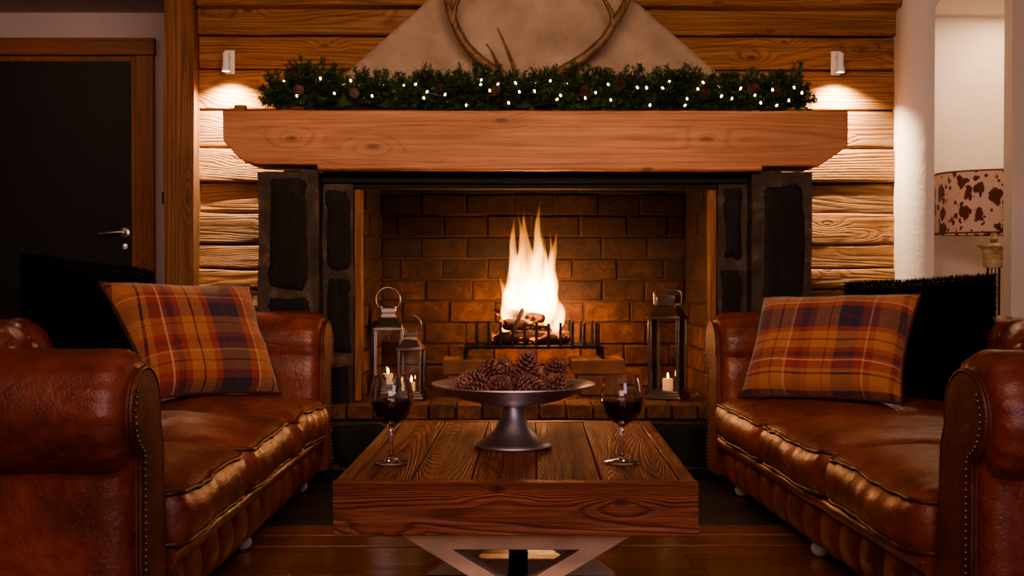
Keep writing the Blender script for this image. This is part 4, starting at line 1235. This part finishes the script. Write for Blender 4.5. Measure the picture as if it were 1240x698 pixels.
b = MB(); b.lathe([(.032, .05), (.032, .32), (.030, .32), (.030, .05)], 24, closed=True); b.build('glass_column', M['glass'], lp, smooth=60)
b = MB(); b.lathe([(.0001, .315), (.045, .315), (.05, .33), (.052, .35), (.049, .355), (.053, .37), (.050, .375), (.056, .39), (.053, .395), (.06, .41), (.075, .414), (.075, .424), (.03, .426), (.016, .44), (.022, .455), (.014, .47), (.0001, .54)], 32); b.build('capital', M['lampbase'], lp, smooth=40)
b = MB()
for a in range(3): b.tube([(.008 * cos(a * 2.094), .008 * sin(a * 2.094), .52), ((R - .004) * cos(a * 2.094), (R - .004) * sin(a * 2.094), .52)], .0025, 6)
b.build('shade_ring', M['nickel'], lp)

# ------------------------------------------------------------------ lights
def light(kind, name, loc, energy, color, target=None, **kw):
    L = bpy.data.lights.new(name, kind); L.energy = energy; L.color = color
    for k, v in kw.items(): setattr(L, k, v)
    o = bpy.data.objects.new(name, L); COL.objects.link(o); o.location = loc
    if target is not None:
        o.rotation_euler = (Vector(target) - Vector(loc)).to_track_quat('-Z', 'Y').to_euler()
    return o
light('POINT', 'fire_light', (FX + .03, FY, .86), 5.4, (1, .46, .25), shadow_soft_size=.10)
light('POINT', 'brick_hotspot_fill', (FX + .16, 5.88, .70), 4.8, (1, .48, .24), shadow_soft_size=.07)  # extra lamp added behind the flames for a hot spot on the bricks
light('POINT', 'fire_glow', (FX + .02, FY - .12, .74), 4.4, (1, .45, .27), shadow_soft_size=.08)
light('AREA', 'ceiling_light', (.0, 2.0, 2.22), 42, (1, .64, .43), (.05, 5.1, 1.65), shape='RECTANGLE', size=1.8, size_y=.6, spread=radians(105))
light('AREA', 'downlight', (-.1, .6, 2.22), 50, (1, .62, .45), (0, 1.6, 0), shape='RECTANGLE', size=2.6, size_y=.8)
light('AREA', 'front_fill', (-.3, -1.35, 1.25), 20, (1, .60, .42), (0, 3.5, .3), shape='RECTANGLE', size=1.6, size_y=.8)  # added fill behind the camera, lifts sofas, pillows and table
light('AREA', 'window_light', (1.2, -1.3, 1.7), 20, (.70, .66, 1.0), (0.2, 3.4, .4), shape='RECTANGLE', size=1.2, size_y=1.0)
light('AREA', 'alcove_light', (2.5, 5.80, 2.18), 9, (1, .66, .42), (2.45, 5.85, 0), shape='RECTANGLE', size=.5, size_y=.3)
light('AREA', 'hall_light', (-2.4, 5.2, 2.22), 3.4, (1, .62, .5), (-2.3, 6.2, 1.2), shape='RECTANGLE', size=.6, size_y=.4)
w = bpy.data.worlds.new('night'); SC.world = w; w.use_nodes = True
w.node_tree.nodes['Background'].inputs[0].default_value = (.02, .016, .02, 1); w.node_tree.nodes['Background'].inputs[1].default_value = 1.0

# ------------------------------------------------------------------ camera
cam = bpy.data.cameras.new('camera'); cam.sensor_width = 36; cam.lens = 1450 / 1240 * 36; cam.clip_start = .05
co = bpy.data.objects.new('camera', cam); COL.objects.link(co); co.location = (0, 0, .88)
co.rotation_euler = (radians(90 - .83), 0, radians(-.553))
SC.camera = co
SC.view_settings.view_transform = 'AgX'
SC.view_settings.look = 'AgX - Medium High Contrast'
SC.view_settings.exposure = 0.12
SC.cycles.sample_clamp_indirect = 4.0
SC.cycles.max_bounces = 8
SC.cycles.transparent_max_bounces = 16
